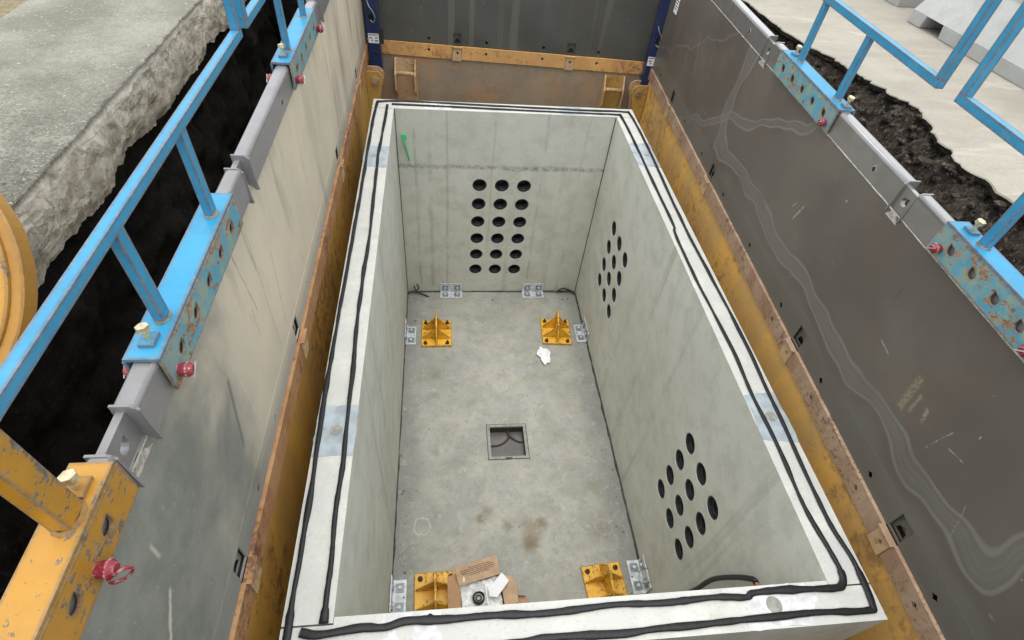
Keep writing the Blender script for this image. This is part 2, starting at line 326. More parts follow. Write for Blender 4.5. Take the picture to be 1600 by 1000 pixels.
M['sumpframe'] = simple('pale_sump_frame', (.27, .265, .235, 1), .8)
M['grit'] = simple('grey_brown_grit', (.22, .19, .15, 1), .9, 0, .4, 200)
# ---- earth and site
def soil(name, a, b, c):
    s = Sh(name); f = s.noise(9, 7, .75); g = s.noise(40, 5, .7)
    col = s.mix(s.rng(f, .4, .6), a, b); col = s.mix(s.rng(g, .52, .66, 0, .8), col, c)
    s.bump(s.ma('ADD', f, s.ma('MULTIPLY', g, .6)), .8, .02)
    return s.done(col, .92, 0, .2)
M['soil'] = soil('dark_clay_soil', (.014, .011, .009, 1), (.05, .041, .031, 1), (.15, .125, .095, 1))
M['soil_shaded'] = soil('shade_blackened_soil', (.004, .004, .0035, 1), (.010, .009, .0075, 1), (.022, .02, .017, 1))  # soil blackened in colour to stand for the deep shade of the gap
def slab_mat():
    s = Sh('old_broken_concrete'); o = s.xyz()
    f = s.noise(14, 7, .75); g = s.noise(55, 5, .75); b = s.noise(2.2, 5, .6)
    top = s.mix(s.rng(b, .35, .65), (.17, .163, .13, 1), (.29, .28, .23, 1))
    lo = s.ma('ADD', .34, s.ma('MULTIPLY', s.rng(o[1], 2.6, 1.1), .2))
    m = s.rng(s.ma('ADD', s.ma('MULTIPLY', g, .6), s.ma('MULTIPLY', f, .4)), .44, .56)
    m = s.ma('MULTIPLY', m, s.rng(s.ma('ADD', o[1], s.ma('MULTIPLY', b, 1.2)), 3.3, 1.4, .35, 1))
    top = s.mix(m, top, (.05, .048, .038, 1))
    top = s.mix(s.ma('MULTIPLY', s.rng(g, .5, .64), s.rng(f, .45, .6)), top, (.40, .385, .32, 1))
    side = s.mix(s.rng(s.noise(6, 6, .7, s.scaled(1, 1, .6), .8), .38, .62), (.50, .465, .39, 1), (.34, .31, .255, 1))
    side = s.mix(s.rng(s.noise(1, 5, .75, s.scaled(8, 3, 14), 1.2), .52, .58, 0, .5), side, (.10, .09, .075, 1))
    z = s.rng(o[2], 2.765, 2.79)
    col = s.mix(z, side, top)
    wv = s.n('ShaderNodeVectorMath', operation='ADD'); s.put(wv.inputs[0], s.pos())
    w2 = s.n('ShaderNodeVectorMath', operation='SCALE'); s.put(w2.inputs[0], s.noise(6, 4, .6, col=True)); w2.inputs['Scale'].default_value = .12
    s.put(wv.inputs[1], w2.outputs[0])
    fac = s.vor(13, wv.outputs[0]); crack = s.vor(7, wv.outputs[0], 'DISTANCE_TO_EDGE')
    col = s.mix(s.ma('MULTIPLY', s.ma('MULTIPLY', s.rng(crack, .016, .003), s.ma('SUBTRACT', 1.0, z)), .45), col, (.07, .06, .05, 1))
    s.bump(s.ma('ADD', s.ma('ADD', s.ma('MULTIPLY', f, .6), s.ma('MULTIPLY', g, .6)), s.ma('MULTIPLY', s.ma('MULTIPLY', fac, 2.2), s.ma('SUBTRACT', 1.0, z))), .9, .010)
    return s.done(col, .85, 0, .25)
M['slab'] = slab_mat()
def pave_mat():
    s = Sh('dusty_concrete_paving'); f = s.noise(3, 6, .65, s.scaled(.7, 1.6, 1), .5); g = s.noise(50, 4, .7); h = s.noise(1.1, 4, .55)
    col = s.mix(s.rng(f, .35, .65), (.32, .30, .25, 1), (.27, .252, .21, 1))
    col = s.mix(s.rng(g, .5, .68, 0, .4), col, (.20, .18, .135, 1))
    col = s.mix(s.rng(h, .5, .68, 0, .5), col, (.235, .215, .18, 1))
    col = s.mix(s.rng(s.noise(1, 5, .6, s.scaled(1.5, 7, 1, (3, 0, 0)), .6), .6, .68, 0, .35), col, (.43, .40, .33, 1))
    s.bump(s.ma('ADD', f, s.ma('MULTIPLY', g, .5)), .35, .008)
    return s.done(col, .85, 0, .25)
M['pave'] = pave_mat()
M['ground'] = soil('olive_dirt', (.16, .13, .075, 1), (.24, .2, .12, 1), (.3, .27, .2, 1))
M['barrier'] = concrete('barrier_concrete', (.34, .345, .325, 1), (.27, .27, .25, 1), (.38, .385, .37, 1))

# ------------------------------------------------------------------ geometry helpers
def link(name, me, mat, parent=None, loc=None, rot=None):
    o = bpy.data.objects.new(name, me); COL.objects.link(o)
    if mat is not None and not me.materials: me.materials.append(mat)
    if parent: o.parent = parent
    if loc: o.location = loc
    if rot: o.rotation_euler = rot
    return o
def fin(name, bm, mat, parent=None, loc=None, rot=None, smooth=False, bev=0, seg=2):
    if bev: bmesh.ops.bevel(bm, geom=[e for e in bm.edges if e.is_manifold and e.calc_face_angle(0) > .5], offset=bev, segments=seg, affect='EDGES', profile=.6)
    me = bpy.data.meshes.new(name); bm.normal_update(); bm.to_mesh(me); bm.free()
    if smooth:
        for p in me.polygons: p.use_smooth = True
    return link(name, me, mat, parent, loc, rot)
def tag(o, label, cat, group=None):
    o['label'] = label; o['category'] = cat
    if group: o['group'] = group
    return o
def struct(o, kind='structure'): o['kind'] = kind; return o
def empty(name, loc=(0, 0, 0), rz=0, rot=None):
    o = bpy.data.objects.new(name, None); COL.objects.link(o); o.location = loc
    o.rotation_euler = rot if rot else (0, 0, rz); o.empty_display_size = .1
    return o
def dup(o, loc=None, rot=None):
    r = o.copy(); COL.objects.link(r)
    if loc is not None: r.location = loc
    if rot is not None: r.rotation_euler = rot
    for ch in list(o.children):
        c = ch.copy(); COL.objects.link(c); c.parent = r
        for g in list(ch.children):
            d = g.copy(); COL.objects.link(d); d.parent = c
    return r
def box(bm, x0, x1, y0, y1, z0, z1, mtx=None):
    vs = [bm.verts.new(p) for p in ((x0, y0, z0), (x1, y0, z0), (x1, y1, z0), (x0, y1, z0), (x0, y0, z1), (x1, y0, z1), (x1, y1, z1), (x0, y1, z1))]
    for f in ((3, 2, 1, 0), (4, 5, 6, 7), (0, 1, 5, 4), (1, 2, 6, 5), (2, 3, 7, 6), (3, 0, 4, 7)): bm.faces.new([vs[i] for i in f])
    if mtx is not None: bmesh.ops.transform(bm, matrix=mtx, verts=vs)
    return vs
def nbox(*a):
    bm = bmesh.new(); box(bm, *a); return bm
def plate(outer, holes, d0, d1, axes=(0, 2, 1), bm=None):
    """flat plate with real holes: loops lie in axes[0],axes[1]; thickness runs d0..d1 along axes[2]"""
    bm = bm or bmesh.new()
    loops = [outer]+list(holes)
    flat = [p for l in loops for p in l]
    tris = tessellate_polygon([[Vector((p[0], p[1], 0)) for p in l] for l in loops])
    def mk(d):
        out = []
        for p in flat:
            c = [0, 0, 0]; c[axes[0]] = p[0]; c[axes[1]] = p[1]; c[axes[2]] = d; out.append(bm.verts.new(c))
        return out
    A, B = mk(d0), mk(d1)
    fs = []
    for t in tris:
        try: fs.append(bm.faces.new([A[i] for i in t])); fs.append(bm.faces.new([B[i] for i in reversed(t)]))
        except ValueError: pass
    k = 0
    for l in loops:
        n = len(l)
        for i in range(n):
            j = (i+1) % n
            fs.append(bm.faces.new((A[k+i], A[k+j], B[k+j], B[k+i])))
        k += n
    bmesh.ops.recalc_face_normals(bm, faces=fs)
    return bm
def rect(x0, x1, z0, z1): return [(x0, z0), (x1, z0), (x1, z1), (x0, z1)]
def circ(cx, cz, r, n=20): return [(cx+r*math.cos(2*math.pi*i/n), cz+r*math.sin(2*math.pi*i/n)) for i in range(n)]
def diamond(cx, cz, r): return [(cx-r, cz), (cx, cz-r), (cx+r, cz), (cx, cz+r)]
def tear(cx, cz, r, sx=1):
    pts = [(cx+r*math.cos(a), cz+r*math.sin(a)) for a in [R(80+i*28) for i in range(11)]]
    return pts+[(cx+sx*r*.9, cz+r*1.25)] if sx > 0 else [(2*cx-x, z) for x, z in pts]+[(cx-r*.9, cz+r*1.25)]
def catmull(P, n=8):
    P = [Vector(p) for p in P]; out = []
    for i in range(len(P)-1):
        p0 = P[i-1] if i else P[0]*2-P[1]; p1, p2 = P[i], P[i+1]; p3 = P[i+2] if i+2 < len(P) else P[-1]*2-P[-2]
        for k in range(n):
            t = k/n
            out.append(.5*((2*p1)+(p2-p0)*t+(2*p0-5*p1+4*p2-p3)*t*t+(3*p1-p0-3*p2+p3)*t*t*t))
    out.append(P[-1]); return out
def sweep(bm, P, rw, rh, seg=10, wob=0, up=Vector((0, 0, 1)), seed=0):
    rings = []
    for i, p in enumerate(P):
        t = (P[min(i+1, len(P)-1)]-P[max(i-1, 0)])
        t = t.normalized() if t.length > 1e-9 else Vector((0, 1, 0))
        s = t.cross(up); s = s.normalized() if s.length > 1e-4 else Vector((1, 0, 0)); u = s.cross(t).normalized()
        w_ = rw(p) if callable(rw) else rw
        k = 1+wob*noise.noise(p*9+Vector((seed, 0, 0)))+wob*.5*noise.noise(p*30)
        rings.append([bm.verts.new(p+s*math.cos(2*math.pi*j/seg)*w_*k+u*math.sin(2*math.pi*j/seg)*rh*(1+(k-1)*.5)) for j in range(seg)])
    for a, b in zip(rings, rings[1:]):
        for j in range(seg): bm.faces.new((a[j], a[(j+1) % seg], b[(j+1) % seg], b[j]))
    bm.faces.new(rings[0]); bm.faces.new(list(reversed(rings[-1])))
    return bm
def cyl(bm, p0, p1, r0, r1=None, seg=16):
    p0, p1 = Vector(p0), Vector(p1); r1 = r0 if r1 is None else r1
    t = (p1-p0).normalized(); a = t.orthogonal().normalized(); b = t.cross(a)
    A = [bm.verts.new(p0+(a*math.cos(2*math.pi*j/seg)+b*math.sin(2*math.pi*j/seg))*r0) for j in range(seg)]
    B = [bm.verts.new(p1+(a*math.cos(2*math.pi*j/seg)+b*math.sin(2*math.pi*j/seg))*r1) for j in range(seg)]
    for j in range(seg): bm.faces.new((A[j], A[(j+1) % seg], B[(j+1) % seg], B[j]))
    bm.faces.new(list(reversed(A))); bm.faces.new(B); return bm
def ringbm(bm, c, n, r, tr, seg=24, tseg=8, sx=1.0):
    c, n = Vector(c), Vector(n).normalized(); a = n.orthogonal().normalized(); b = n.cross(a); rr = []
    for i in range(seg):
        th = 2*math.pi*i/seg; d = a*math.cos(th)*sx+b*math.sin(th)
        rr.append([bm.verts.new(c+d*r+(d*math.cos(2*math.pi*j/tseg)+n*math.sin(2*math.pi*j/tseg))*tr) for j in range(tseg)])
    for i in range(seg):
        A, B = rr[i], rr[(i+1) % seg]
        for j in range(tseg): bm.faces.new((A[j], A[(j+1) % tseg], B[(j+1) % tseg], B[j]))
    return bm

# ------------------------------------------------------------------ excavation, ground, paving
def ring_sheet(name, ox, oy, hole, z, mat, th=0):
    (x0, x1), (y0, y1) = hole
    return fin(name, plate([(-ox, -oy), (ox, -oy), (ox, oy), (-ox, oy)], [[(x0, y0), (x0, y1), (x1, y1), (x1, y0)]], z, z-.02, (0, 1, 2)), mat)
struct(ring_sheet('ground', 80, 80, ((-2.16, 2.0), (-1.1, 5.25)), 2.545, M['ground']))
def rough_sheet(bm, fn, nu, nv):
    g = [[bm.verts.new(fn(i/nu, j/nv)) for j in range(nv+1)] for i in range(nu+1)]
    for i in range(nu):
        for j in range(nv): bm.faces.new((g[i][j], g[i+1][j], g[i+1][j+1], g[i][j+1]))
def fb(x, y, z, s=1.0, o=5): return noise.fractal(Vector((x*s, y*s, z*s)), .6, 2.1, o)
bm = bmesh.new()
rough_sheet(bm, lambda a, b: Vector((-2.1-.35*(1-b)*0+.10*fb(0, a*6.6, b*2.7, 2.2), -1.35+a*6.65, -.16+b*2.72)), 160, 70)
rough_sheet(bm, lambda a, b: Vector((-2.2+a*4.3, 5.2+.08*fb(a*4, 9, b*2.7, 2.2), -.16+b*2.72)), 60, 40)
rough_sheet(bm, lambda a, b: Vector((-2.2+a*4.3, -1.12+.04*fb(a*4, 3, b*2.7, 2.2), -.16+b*2.95)), 60, 40)  # near end, out of view; raised to hold sky light off the near rim
rough_sheet(bm, lambda a, b: Vector((2.02+.06*fb(2, a*6.6, b*2.7, 2.2), -1.35+a*6.65, -.16+b*2.6)), 100, 40)
struct(fin('excavation_wall', bm, M['soil_shaded'], smooth=True))
bm = bmesh.new()
rough_sheet(bm, lambda a, b: Vector((-2.25+a*4.5, -1.4+b*6.8, -.14+.03*fb(a*4.5, b*6.8, 0, 4))), 60, 90)
struct(fin('excavation_floor', bm, M['soil_shaded'], smooth=True))

# right-hand bank of dug soil between the shoring wall and the paving
EDGE = [(-1.4, 2.15), (.3, 2.12), (.9, 2.03), (1.26, 2.08), (1.5, 2.10), (1.69, 2.02), (1.95, 2.10), (2.1, 2.20), (2.28, 2.20), (2.45, 2.12), (2.7, 2.10), (2.94, 2.03), (3.1, 1.97), (3.36, 1.90), (4.0, 1.85), (5.4, 1.85)]
def edge_x(y):
    for (a, xa), (b, xb) in zip(EDGE, EDGE[1:]):
        if y <= b: 
            t = max(0, (y-a)/(b-a)); return xa+(xb-xa)*t
    return EDGE[-1][1]
def bank(a, b):
    y = -1.3+a*6.6; ex = edge_x(y)+.07
    xw = 1.2+.05*y+.085
    x = xw+(ex-xw)*b
    n = fb(x, y, 0, 3.0, 6); n2 = noise.noise(Vector((x*13, y*13, 3)))
    w = min(1, (1-b)*5)
    n3 = noise.noise(Vector((x*30, y*30, 5))); n4 = noise.noise(Vector((x*55, y*55, 8)))
    z = 1.80+.985*b**.55+(.12*n+.05*n2+.028*n3+.014*n4+.03*noise.turbulence(Vector((x*14, y*14, 0)), 5, True))*(.3+.7*w)-.05*abs(noise.noise(Vector((x*7, y*9, 2))))
    z = min(z, 2.780)
    return Vector((x+.03*n2, y, z))
bm = bmesh.new(); rough_sheet(bm, bank, 760, 96)
struct(fin('soil_bank', bm, M['soil']))
# paving with a broken edge
def pave(a, b):
    y = -8+a*30; jag = .045*noise.noise(Vector((0, y*3.1, 0)))+.03*noise.noise(Vector((4, y*11, 0)))+.022*noise.noise(Vector((4, y*37, 0)))
    ex = edge_x(y)+jag if -1.4 < y < 5.4 else 1.9
    if b < .25:
        t = b/.25; return Vector((ex+.012*(1-t), y, 2.765+t*.035-(.0 if t < .95 else .004)))
    t = (b-.25)/.75; return Vector((ex+.006+(30-ex)*t**3, y, 2.80+.004*noise.noise(Vector((t*40, y*4, 0)))))
bm = bmesh.new(); rough_sheet(bm, pave, 1100, 24)
struct(fin('pavement', bm, M['pave']))
pv = bpy.data.objects['pavement'].data; pv.materials.append(M['soil'])
for p_ in pv.polygons:
    if p_.center.z < 2.794: p_.material_index = 1
# clods lying on the bank
bm = bmesh.new()
for i in range(900):
    y = random.uniform(.2, 3.6); b = random.uniform(.1, 1.0); p = bank((y+1.3)/6.6, b*.97); r = random.uniform(.006, .026)*(1 if random.random() < .85 else 1.6)
    vs = bmesh.ops.create_icosphere(bm, subdivisions=1, radius=r)['verts']
    for v in vs: v.co = v.co*(1+.45*noise.noise(v.co*60+Vector((i, 0, 0)))); v.co.z *= .7; v.co += p+Vector((0, 0, r*.25))
struct(tag(fin('soil_clods', bm, M['soil']), 'loose dark clods of clay scattered on the dug bank beside the paving', 'soil clods'), 'stuff')

# left slab, thick and broken along its pit edge
def slab(a, b):
    y = -.6+a*6.2
    ex = -2.03+.012*y+.008*noise.noise(Vector((0, y*2.2, 0)))+.009*noise.noise(Vector((1, y*12, 0)))+.006*noise.noise(Vector((1, y*40, 0)))
    if b < .5:
        t = b/.5; x = -2.86+(ex+2.86)*(1-(1-t)**1.5)
        z = 2.80+.004*noise.noise(Vector((x*30, y*30, 0)))
        dent = max(0, noise.noise(Vector((x*3, y*5, 9)))-.25)*max(0, t-.86)*.5
        return Vector((x, y, z-dent))
    t = (b-.5)/.5
    bot = .25+.045*noise.noise(Vector((7, y*2.3, 0)))+.03*noise.noise(Vector((7, y*8, 0)))+.012*noise.noise(Vector((7, y*30, 0)))
    z = 2.80-t*bot
    x = ex+.011*fb(3, y, z, 2.6, 4)*min(1, t*6)+.02*math.sin(min(t, .5)*math.pi)-.05*max(0, t-.8)
    return Vector((x, y, z-.004))
bm = bmesh.new(); rough_sheet(bm, slab, 620, 64)
# far edge and underside close the slab
vs = [bm.verts.new(p) for p in ((-2.86, -.6, 2.80), (-2.86, 5.6, 2.80), (-2.86, 5.6, 2.53), (-2.86, -.6, 2.53), (-2.12, 5.6, 2.55), (-2.12, -.6, 2.55))]
bm.faces.new(vs[:4]); bm.faces.new((vs[3], vs[2], vs[4], vs[5]))
tag(fin('concrete_slab', bm, M['slab']), 'old thick concrete slab with a ragged broken edge above the dark trench gap', 'concrete slab')

# ------------------------------------------------------------------ jersey barriers
def barrier(name, x0, y0, y1, notches, rz, label):
    root = empty(name, (x0, y0, 2.80), rz)
    L = y1-y0; prof = [(0, 0), (.60, 0), (.60, .09), (.42, .33), (.37, .82), (.23, .82), (.18, .33), (0, .09)]
    cuts = [0]+[v for n in notches for v in n]+[L]
    bm = bmesh.new()
    # solid profile above the foot, foot interrupted by forklift pockets with sloping shoulders
    up = [(.0, .09), (.60, .09), (.42, .33), (.37, .82), (.23, .82), (.18, .33)]
    def prism(pr, a, b, sa=0, sb=0):
        zs = [p[1] for p in pr]; h = max(zs)-min(zs) or 1
        A = [bm.verts.new((p[0], a+sa*(p[1]-min(zs))/h, p[1])) for p in pr]; B = [bm.verts.new((p[0], b+sb*(p[1]-min(zs))/h, p[1])) for p in pr]
        bm.faces.new(A); bm.faces.new(list(reversed(B)))
        for i in range(len(pr)): bm.faces.new((A[i], B[i], B[(i+1) % len(pr)], A[(i+1) % len(pr)]))
    prism(up, 0, L)
    foot = [(0, 0), (.60, 0), (.60, .09), (0, .09)]
    for a, b in zip(cuts[::2], cuts[1::2]): prism(foot, a, b, -.02 if a else 0, .02 if b < L else 0)
    bmesh.ops.recalc_face_normals(bm, faces=bm.faces)
    bmesh.ops.remove_doubles(bm, verts=bm.verts, dist=1e-5)
    fin('barrier_body', bm, M['barrier'], root, bev=.008)
    tag(root, label, 'barrier', 'concrete barriers on the paving')
barrier('concrete_barrier', 3.30, .2, 3.78, [(2.05, 2.35), (3.22, 3.44)], R(3.0), 'long pale concrete barrier with forklift pockets, nearer one behind the right guardrail')
barrier('concrete_barrier', 3.24, 4.12, 7.6, [(.5, .75)], R(3.0), 'far pale concrete barrier cut off by the top edge, only its foot showing')

# ------------------------------------------------------------------ concrete vault
W2, L, H = .9, 3.606, 2.003
T, TN, TB = .165, .144, .146
vault = empty('concrete_vault'); tag(vault, 'precast concrete vault with open top, round duct holes and grey floor inside the shored pit', 'utility vault')
back_holes = [(x, z) for x in (-.2, 0, .2) for z in (.32, .52, .72, .92, 1.12, 1.32)]
far_holes = [(y, z) for (y, z) in ((3.01, 1.32), (3.01, 1.12), (2.81, 1.32), (3.01, .92), (2.81, 1.12), (2.61, 1.32), (3.01, .73), (2.81, .93), (2.61, 1.12), (2.81, .73), (2.61, .93), (2.61, .73))]
near_holes = [(.965, 1.335), (.965, 1.14), (.77, 1.34), (.965, .94), (.77, 1.14), (.965, .745), (.575, 1.335), (.765, .94), (.57, 1.14), (.765, .745), (.57, .94), (.57, .745)]
HR = .064
bw = fin('wall_panel', plate(rect(-W2-T, W2+T, 0, H), [circ(x, z, HR) for x, z in back_holes], L, L+TB), M['vault'], vault)
rw = fin('wall_panel', plate(rect(.002-.02, L-.006, 0, H), [circ(y, z, HR) for y, z in far_holes+near_holes], W2, W2+T, (1, 2, 0)), M['vault'], vault)
lw = fin('wall_panel', nbox(-W2-T, -W2, -.018, L-.006, 0, H), M['vault'], vault)
bm = nbox(-W2-T, W2+T, -TN, -.024, 0, H); box(bm, -W2+.002, W2-.002, -.0241, 0, 0, H-.0)
nw = fin('wall_panel', bm, M['vault'], vault)
# dark joints between panels
for x in (-1, 1):
    fin('joint_sealant', nbox(x*W2-.006 if x > 0 else -W2-.0, x*W2 if x > 0 else -W2+.006, L-.006, L-.0005, .0, H-.004), M['joint'], vault)
    fin('joint_filler', nbox(min(x*W2, x*(W2+T-.003)), max(x*W2, x*(W2+T-.003)), -.0235, -.0185, 1.6, H-.004), M['joint'], vault)
    fin('joint_filler', nbox(min(x*W2, x*(W2+T-.003)), max(x*W2, x*(W2+T-.003)), L-.0055, L-.0005, 1.6, H-.004), M['joint'], vault)
# floor slab with a square sump
sx0, sx1, sy0, sy1 = -.148, .152, 1.645, 1.935
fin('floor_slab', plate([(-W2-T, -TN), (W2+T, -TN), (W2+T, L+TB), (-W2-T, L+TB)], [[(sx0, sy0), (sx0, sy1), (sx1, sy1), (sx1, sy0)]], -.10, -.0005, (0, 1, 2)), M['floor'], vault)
fr = fin('sump_frame', plate([(sx0-.018, sy0-.018), (sx1+.018, sy0-.018), (sx1+.018, sy1+.018), (sx0-.018, sy1+.018)], [[(sx0+.006, sy0+.004), (sx0+.006, sy1-.004), (sx1-.006, sy1-.004), (sx1-.006, sy0+.004)]], .0005, .005, (0, 1, 2)), M['sumpframe'], vault)
fin('sump_frame_joint', plate([(sx0-.024, sy0-.024), (sx1+.024, sy0-.024), (sx1+.024, sy1+.024), (sx0-.024, sy1+.024)], [[(sx0-.018, sy0-.018), (sx0-.018, sy1+.018), (sx1+.018, sy1+.018), (sx1+.018, sy0-.018)]], .0002, .0018, (0, 1, 2)), M['joint'], vault)
bm = plate([(sx0-.02, sy0-.02), (sx1+.02, sy0-.02), (sx1+.02, sy1+.02), (sx0-.02, sy1+.02)], [[(sx0+.004, sy0+.004), (sx0+.004, sy1-.004), (sx1-.004, sy1-.004), (sx1-.004, sy0+.004)]], -.135, -.02, (0, 1, 2))
fin('sump_wall', bm, M['sumpedge'], vault)
fin('sump_floor', nbox(sx0-.02, sx1+.02, sy0-.02, sy1+.02, -.12, -.085), M['sumpfloor'], vault)
for pts in ([(-.16, 1.800, -.120), (-.10, 1.795, -.118), (-.04, 1.81, -.116), (.01, 1.85, -.114), (.03, 1.90, -.112), (.00, 1.945, -.110)], [(.17, 1.83, -.118), (.12, 1.825, -.116), (.07, 1.85, -.114), (.035, 1.88, -.104), (.02, 1.915, -.10), (.045, 1.95, -.10)]):
    fin('sump_cable', sweep(bmesh.new(), catmull([(p[0], p[1], p[2]+.040) for p in pts], 8), .008, .008, 8), M['sumpedge'], vault, smooth=True)
fin('floor_spall', plate([(-.03+.01*i, 1.632-.012*math.sin(i*.52)-.004*(i % 2)) for i in range(7)]+[(.04, 1.638), (-.03, 1.638)], [], .0052, .0058, (0, 1, 2)), M['sumpedge'], vault)
# duct liners (one mesh, copied)
def liner_mesh():
    bm = bmesh.new(); n = 20; prof = [(HR-.0005, .004), (HR-.006, .006), (HR-.006, .03), (HR-.010, .034), (HR-.006, .038), (HR-.006, .06), (HR-.010, .064), (HR-.006, .068), (HR-.007, .13), (.03, .135), (.0006, .135)]
    rings = [[bm.verts.new((r*math.cos(2*math.pi*j/n), d, r*math.sin(2*math.pi*j/n))) for j in range(n)] for r, d in prof]
    for a, b in zip(rings, rings[1:]):
        for j in range(n): bm.faces.new((a[j], b[j], b[(j+1) % n], a[(j+1) % n]))
    me = bpy.data.meshes.new('duct_liner'); bm.to_mesh(me); bm.free(); me.materials.append(M['duct']); return me
LM = liner_mesh()
for x, z in back_holes: link('duct_liner', LM, None, bw, (x, L, z), (0, random.uniform(0, 6), 0))
for y, z in far_holes+near_holes: link('duct_liner', LM, None, rw, (W2, y, z), (0, 0, R(-90)))
# mortar patches over the lifting anchors on the rim, each with its round plug
def patch(pts, mat, plug=None, z=H+.0015, par=None):
    jag = []
    for i in range(len(pts)):
        a, b = Vector(pts[i]), Vector(pts[(i+1) % len(pts)])
        for k in range(6):
            p = a.lerp(b, k/6); q = .006 if k else 0
            jag.append((p.x+random.uniform(-q, q), p.y+random.uniform(-q, q)))
    o = fin('mortar_patch', plate(jag, [], z, z-.003, (0, 1, 2)), mat, par)
    if plug: fin('anchor_plug', cyl(bmesh.new(), (plug[0], plug[1], z-.002), (plug[0], plug[1], z+.002), plug[2], plug[2]*.85, 18), M['sumpframe'], o)
    return o
xi, xo = W2+.001, W2+T-.001
patch([(-xo, .60), (-xi, .60), (-xi, .845), (-xo, .845)], M['mortar_blue'], (-.98, .72, .028), par=lw)
patch([(-xo, 2.76), (-xi, 2.76), (-xi, 3.03), (-xo, 3.03)], M['mortar_blue'], (-.99, 2.9, .024), par=lw)
patch([(xi, .60), (xo, .58), (xo, .86), (xi, .84)], M['mortar_blue'], (.99, .72, .03), par=rw)
patch([(xi, 2.88), (xo, 2.85), (xo, 3.2), (xi, 3.18)], M['mortar_blue'], (1.0, 3.02, .024), par=rw)
patch([(.53, -.141), (.76, -.141), (.83, -.06), (.80, -.004), (.62, -.004), (.56, -.05)], M['mortar'], (.655, -.068, .032), par=nw)
patch([(-.78, -.141), (-.71, -.141), (-.68, -.075), (-.70, -.05), (-.745, -.085)], M['mortar'], par=nw)
patch([(-.62, -.141), (-.53, -.141), (-.56, -.03), (-.58, -.01), (-.64, -.06)], M['mortar'], par=nw)
patch([(-.74, -.03), (-.54, -.032), (-.54, -.003), (-.74, -.003)], M['mortar'], par=nw)
patch([(-.66, L+.01), (-.44, L+.01), (-.45, L+.14), (-.68, L+.14)], M['mortar'], par=bw)
patch([(.42, L+.01), (.64, L+.01), (.62, L+.14), (.44, L+.14)], M['mortar_blue'], par=bw)
# mastic bead along the floor joints, uneven
def bead(P, r=.011, name='mastic_bead', mat='joint', par=vault):
    pts = []
    P = [Vector(p) for p in P]
    for a, b in zip(P, P[1:]):
        n = max(2, int((b-a).length/.03))
        for k in range(n):
            p = a.lerp(b, k/n); pts.append(p+Vector((noise.noise(p*7), noise.noise(p*7+Vector((3, 3, 3))), 0))*.006)
    pts.append(P[-1]); return fin(name, sweep(bmesh.new(), pts, r, r, 6, .9), M[mat], par, smooth=True)
bead([(-W2+.004, .02, .002), (-W2+.004, L-.01, .002)], .0055)
bead([(-W2+.02, L-.006, .004), (W2-.02, L-.006, .004)], .009)
bead([(W2-.006, .02, .004), (W2-.006, L-.01, .004)], .009)

# ------------------------------------------------------------------ sealing ropes laid on the rim
def rope(P, label, seed):
    P3 = [Vector((x, y, H+.0075+.001*math.sin(i*2))) for i, (x, y) in enumerate(P)]
    pts = catmull(P3, 9)
    for i, p in enumerate(pts): p += Vector((noise.noise(p*6+Vector((seed, 0, 0))), noise.noise(p*6+Vector((0, seed, 0))), 0))*.004
    bm = sweep(bmesh.new(), pts, lambda p: .0125 if p.y < .03 else .0100 if p.x < 0 else .0088, .0055, 12, .38, seed=seed)
    o = fin('sealing_rope', bm, M['mastic'], smooth=True); return tag(o, label, 'sealing rope')
rope([(-1.04, -.14), (-1.04, .06), (-1.04, .32), (-1.045, .64), (-1.05, .92), (-1.05, 1.11), (-1.048, 1.53), (-1.043, 2.13), (-1.043, 3.0), (-1.035, 3.62), (-1.0, 3.70), (-.78, 3.722), (-.27, 3.71), (.57, 3.69), (.97, 3.69), (1.025, 3.64), (1.036, 3.17), (1.02, 2.14), (1.04, 1.33), (1.03, .75), (1.02, .43), (1.02, .2), (1.04, .05), (1.03, -.09), (1.0, -.112), (.81, -.105), (.51, -.11), (.21, -.115), (.04, -.12), (-.18, -.115), (-.29, -.12), (-.6, -.125)],
     'outer black sealing rope running all the way round the vault rim', 1)
rope([(-1.0, -.04), (-.94, -.05), (-.81, -.04), (-.73, -.045), (-.65, -.03), (-.48, -.035), (-.32, -.035), (-.17, -.04), (.04, -.03), (.25, -.035), (.45, -.03), (.56, -.035), (.60, -.022), (.78, -.025), (.91, -.032), (.95, -.02), (.968, .02), (.965, .1), (.945, .26), (.95, .49), (.945, .83), (.95, 1.15), (.93, 1.74), (.935, 2.09), (.95, 2.2), (.948, 3.03), (.94, 3.57), (.88, 3.635), (.45, 3.64), (-.28, 3.652), (-.92, 3.665)],
     'inner black sealing rope along the near, right and far rim of the vault', 2)
rope([(-.95, 3.645), (-.958, 3.23), (-.965, 3.0), (-.965, 2.76), (-.95, 1.95), (-.957, 1.68), (-.95, 1.18), (-.942, .96), (-.935, .57), (-.94, .36), (-.93, .17), (-.93, .07), (-.93, -.02)],
     'inner black sealing rope on the left rim of the vault', 3)

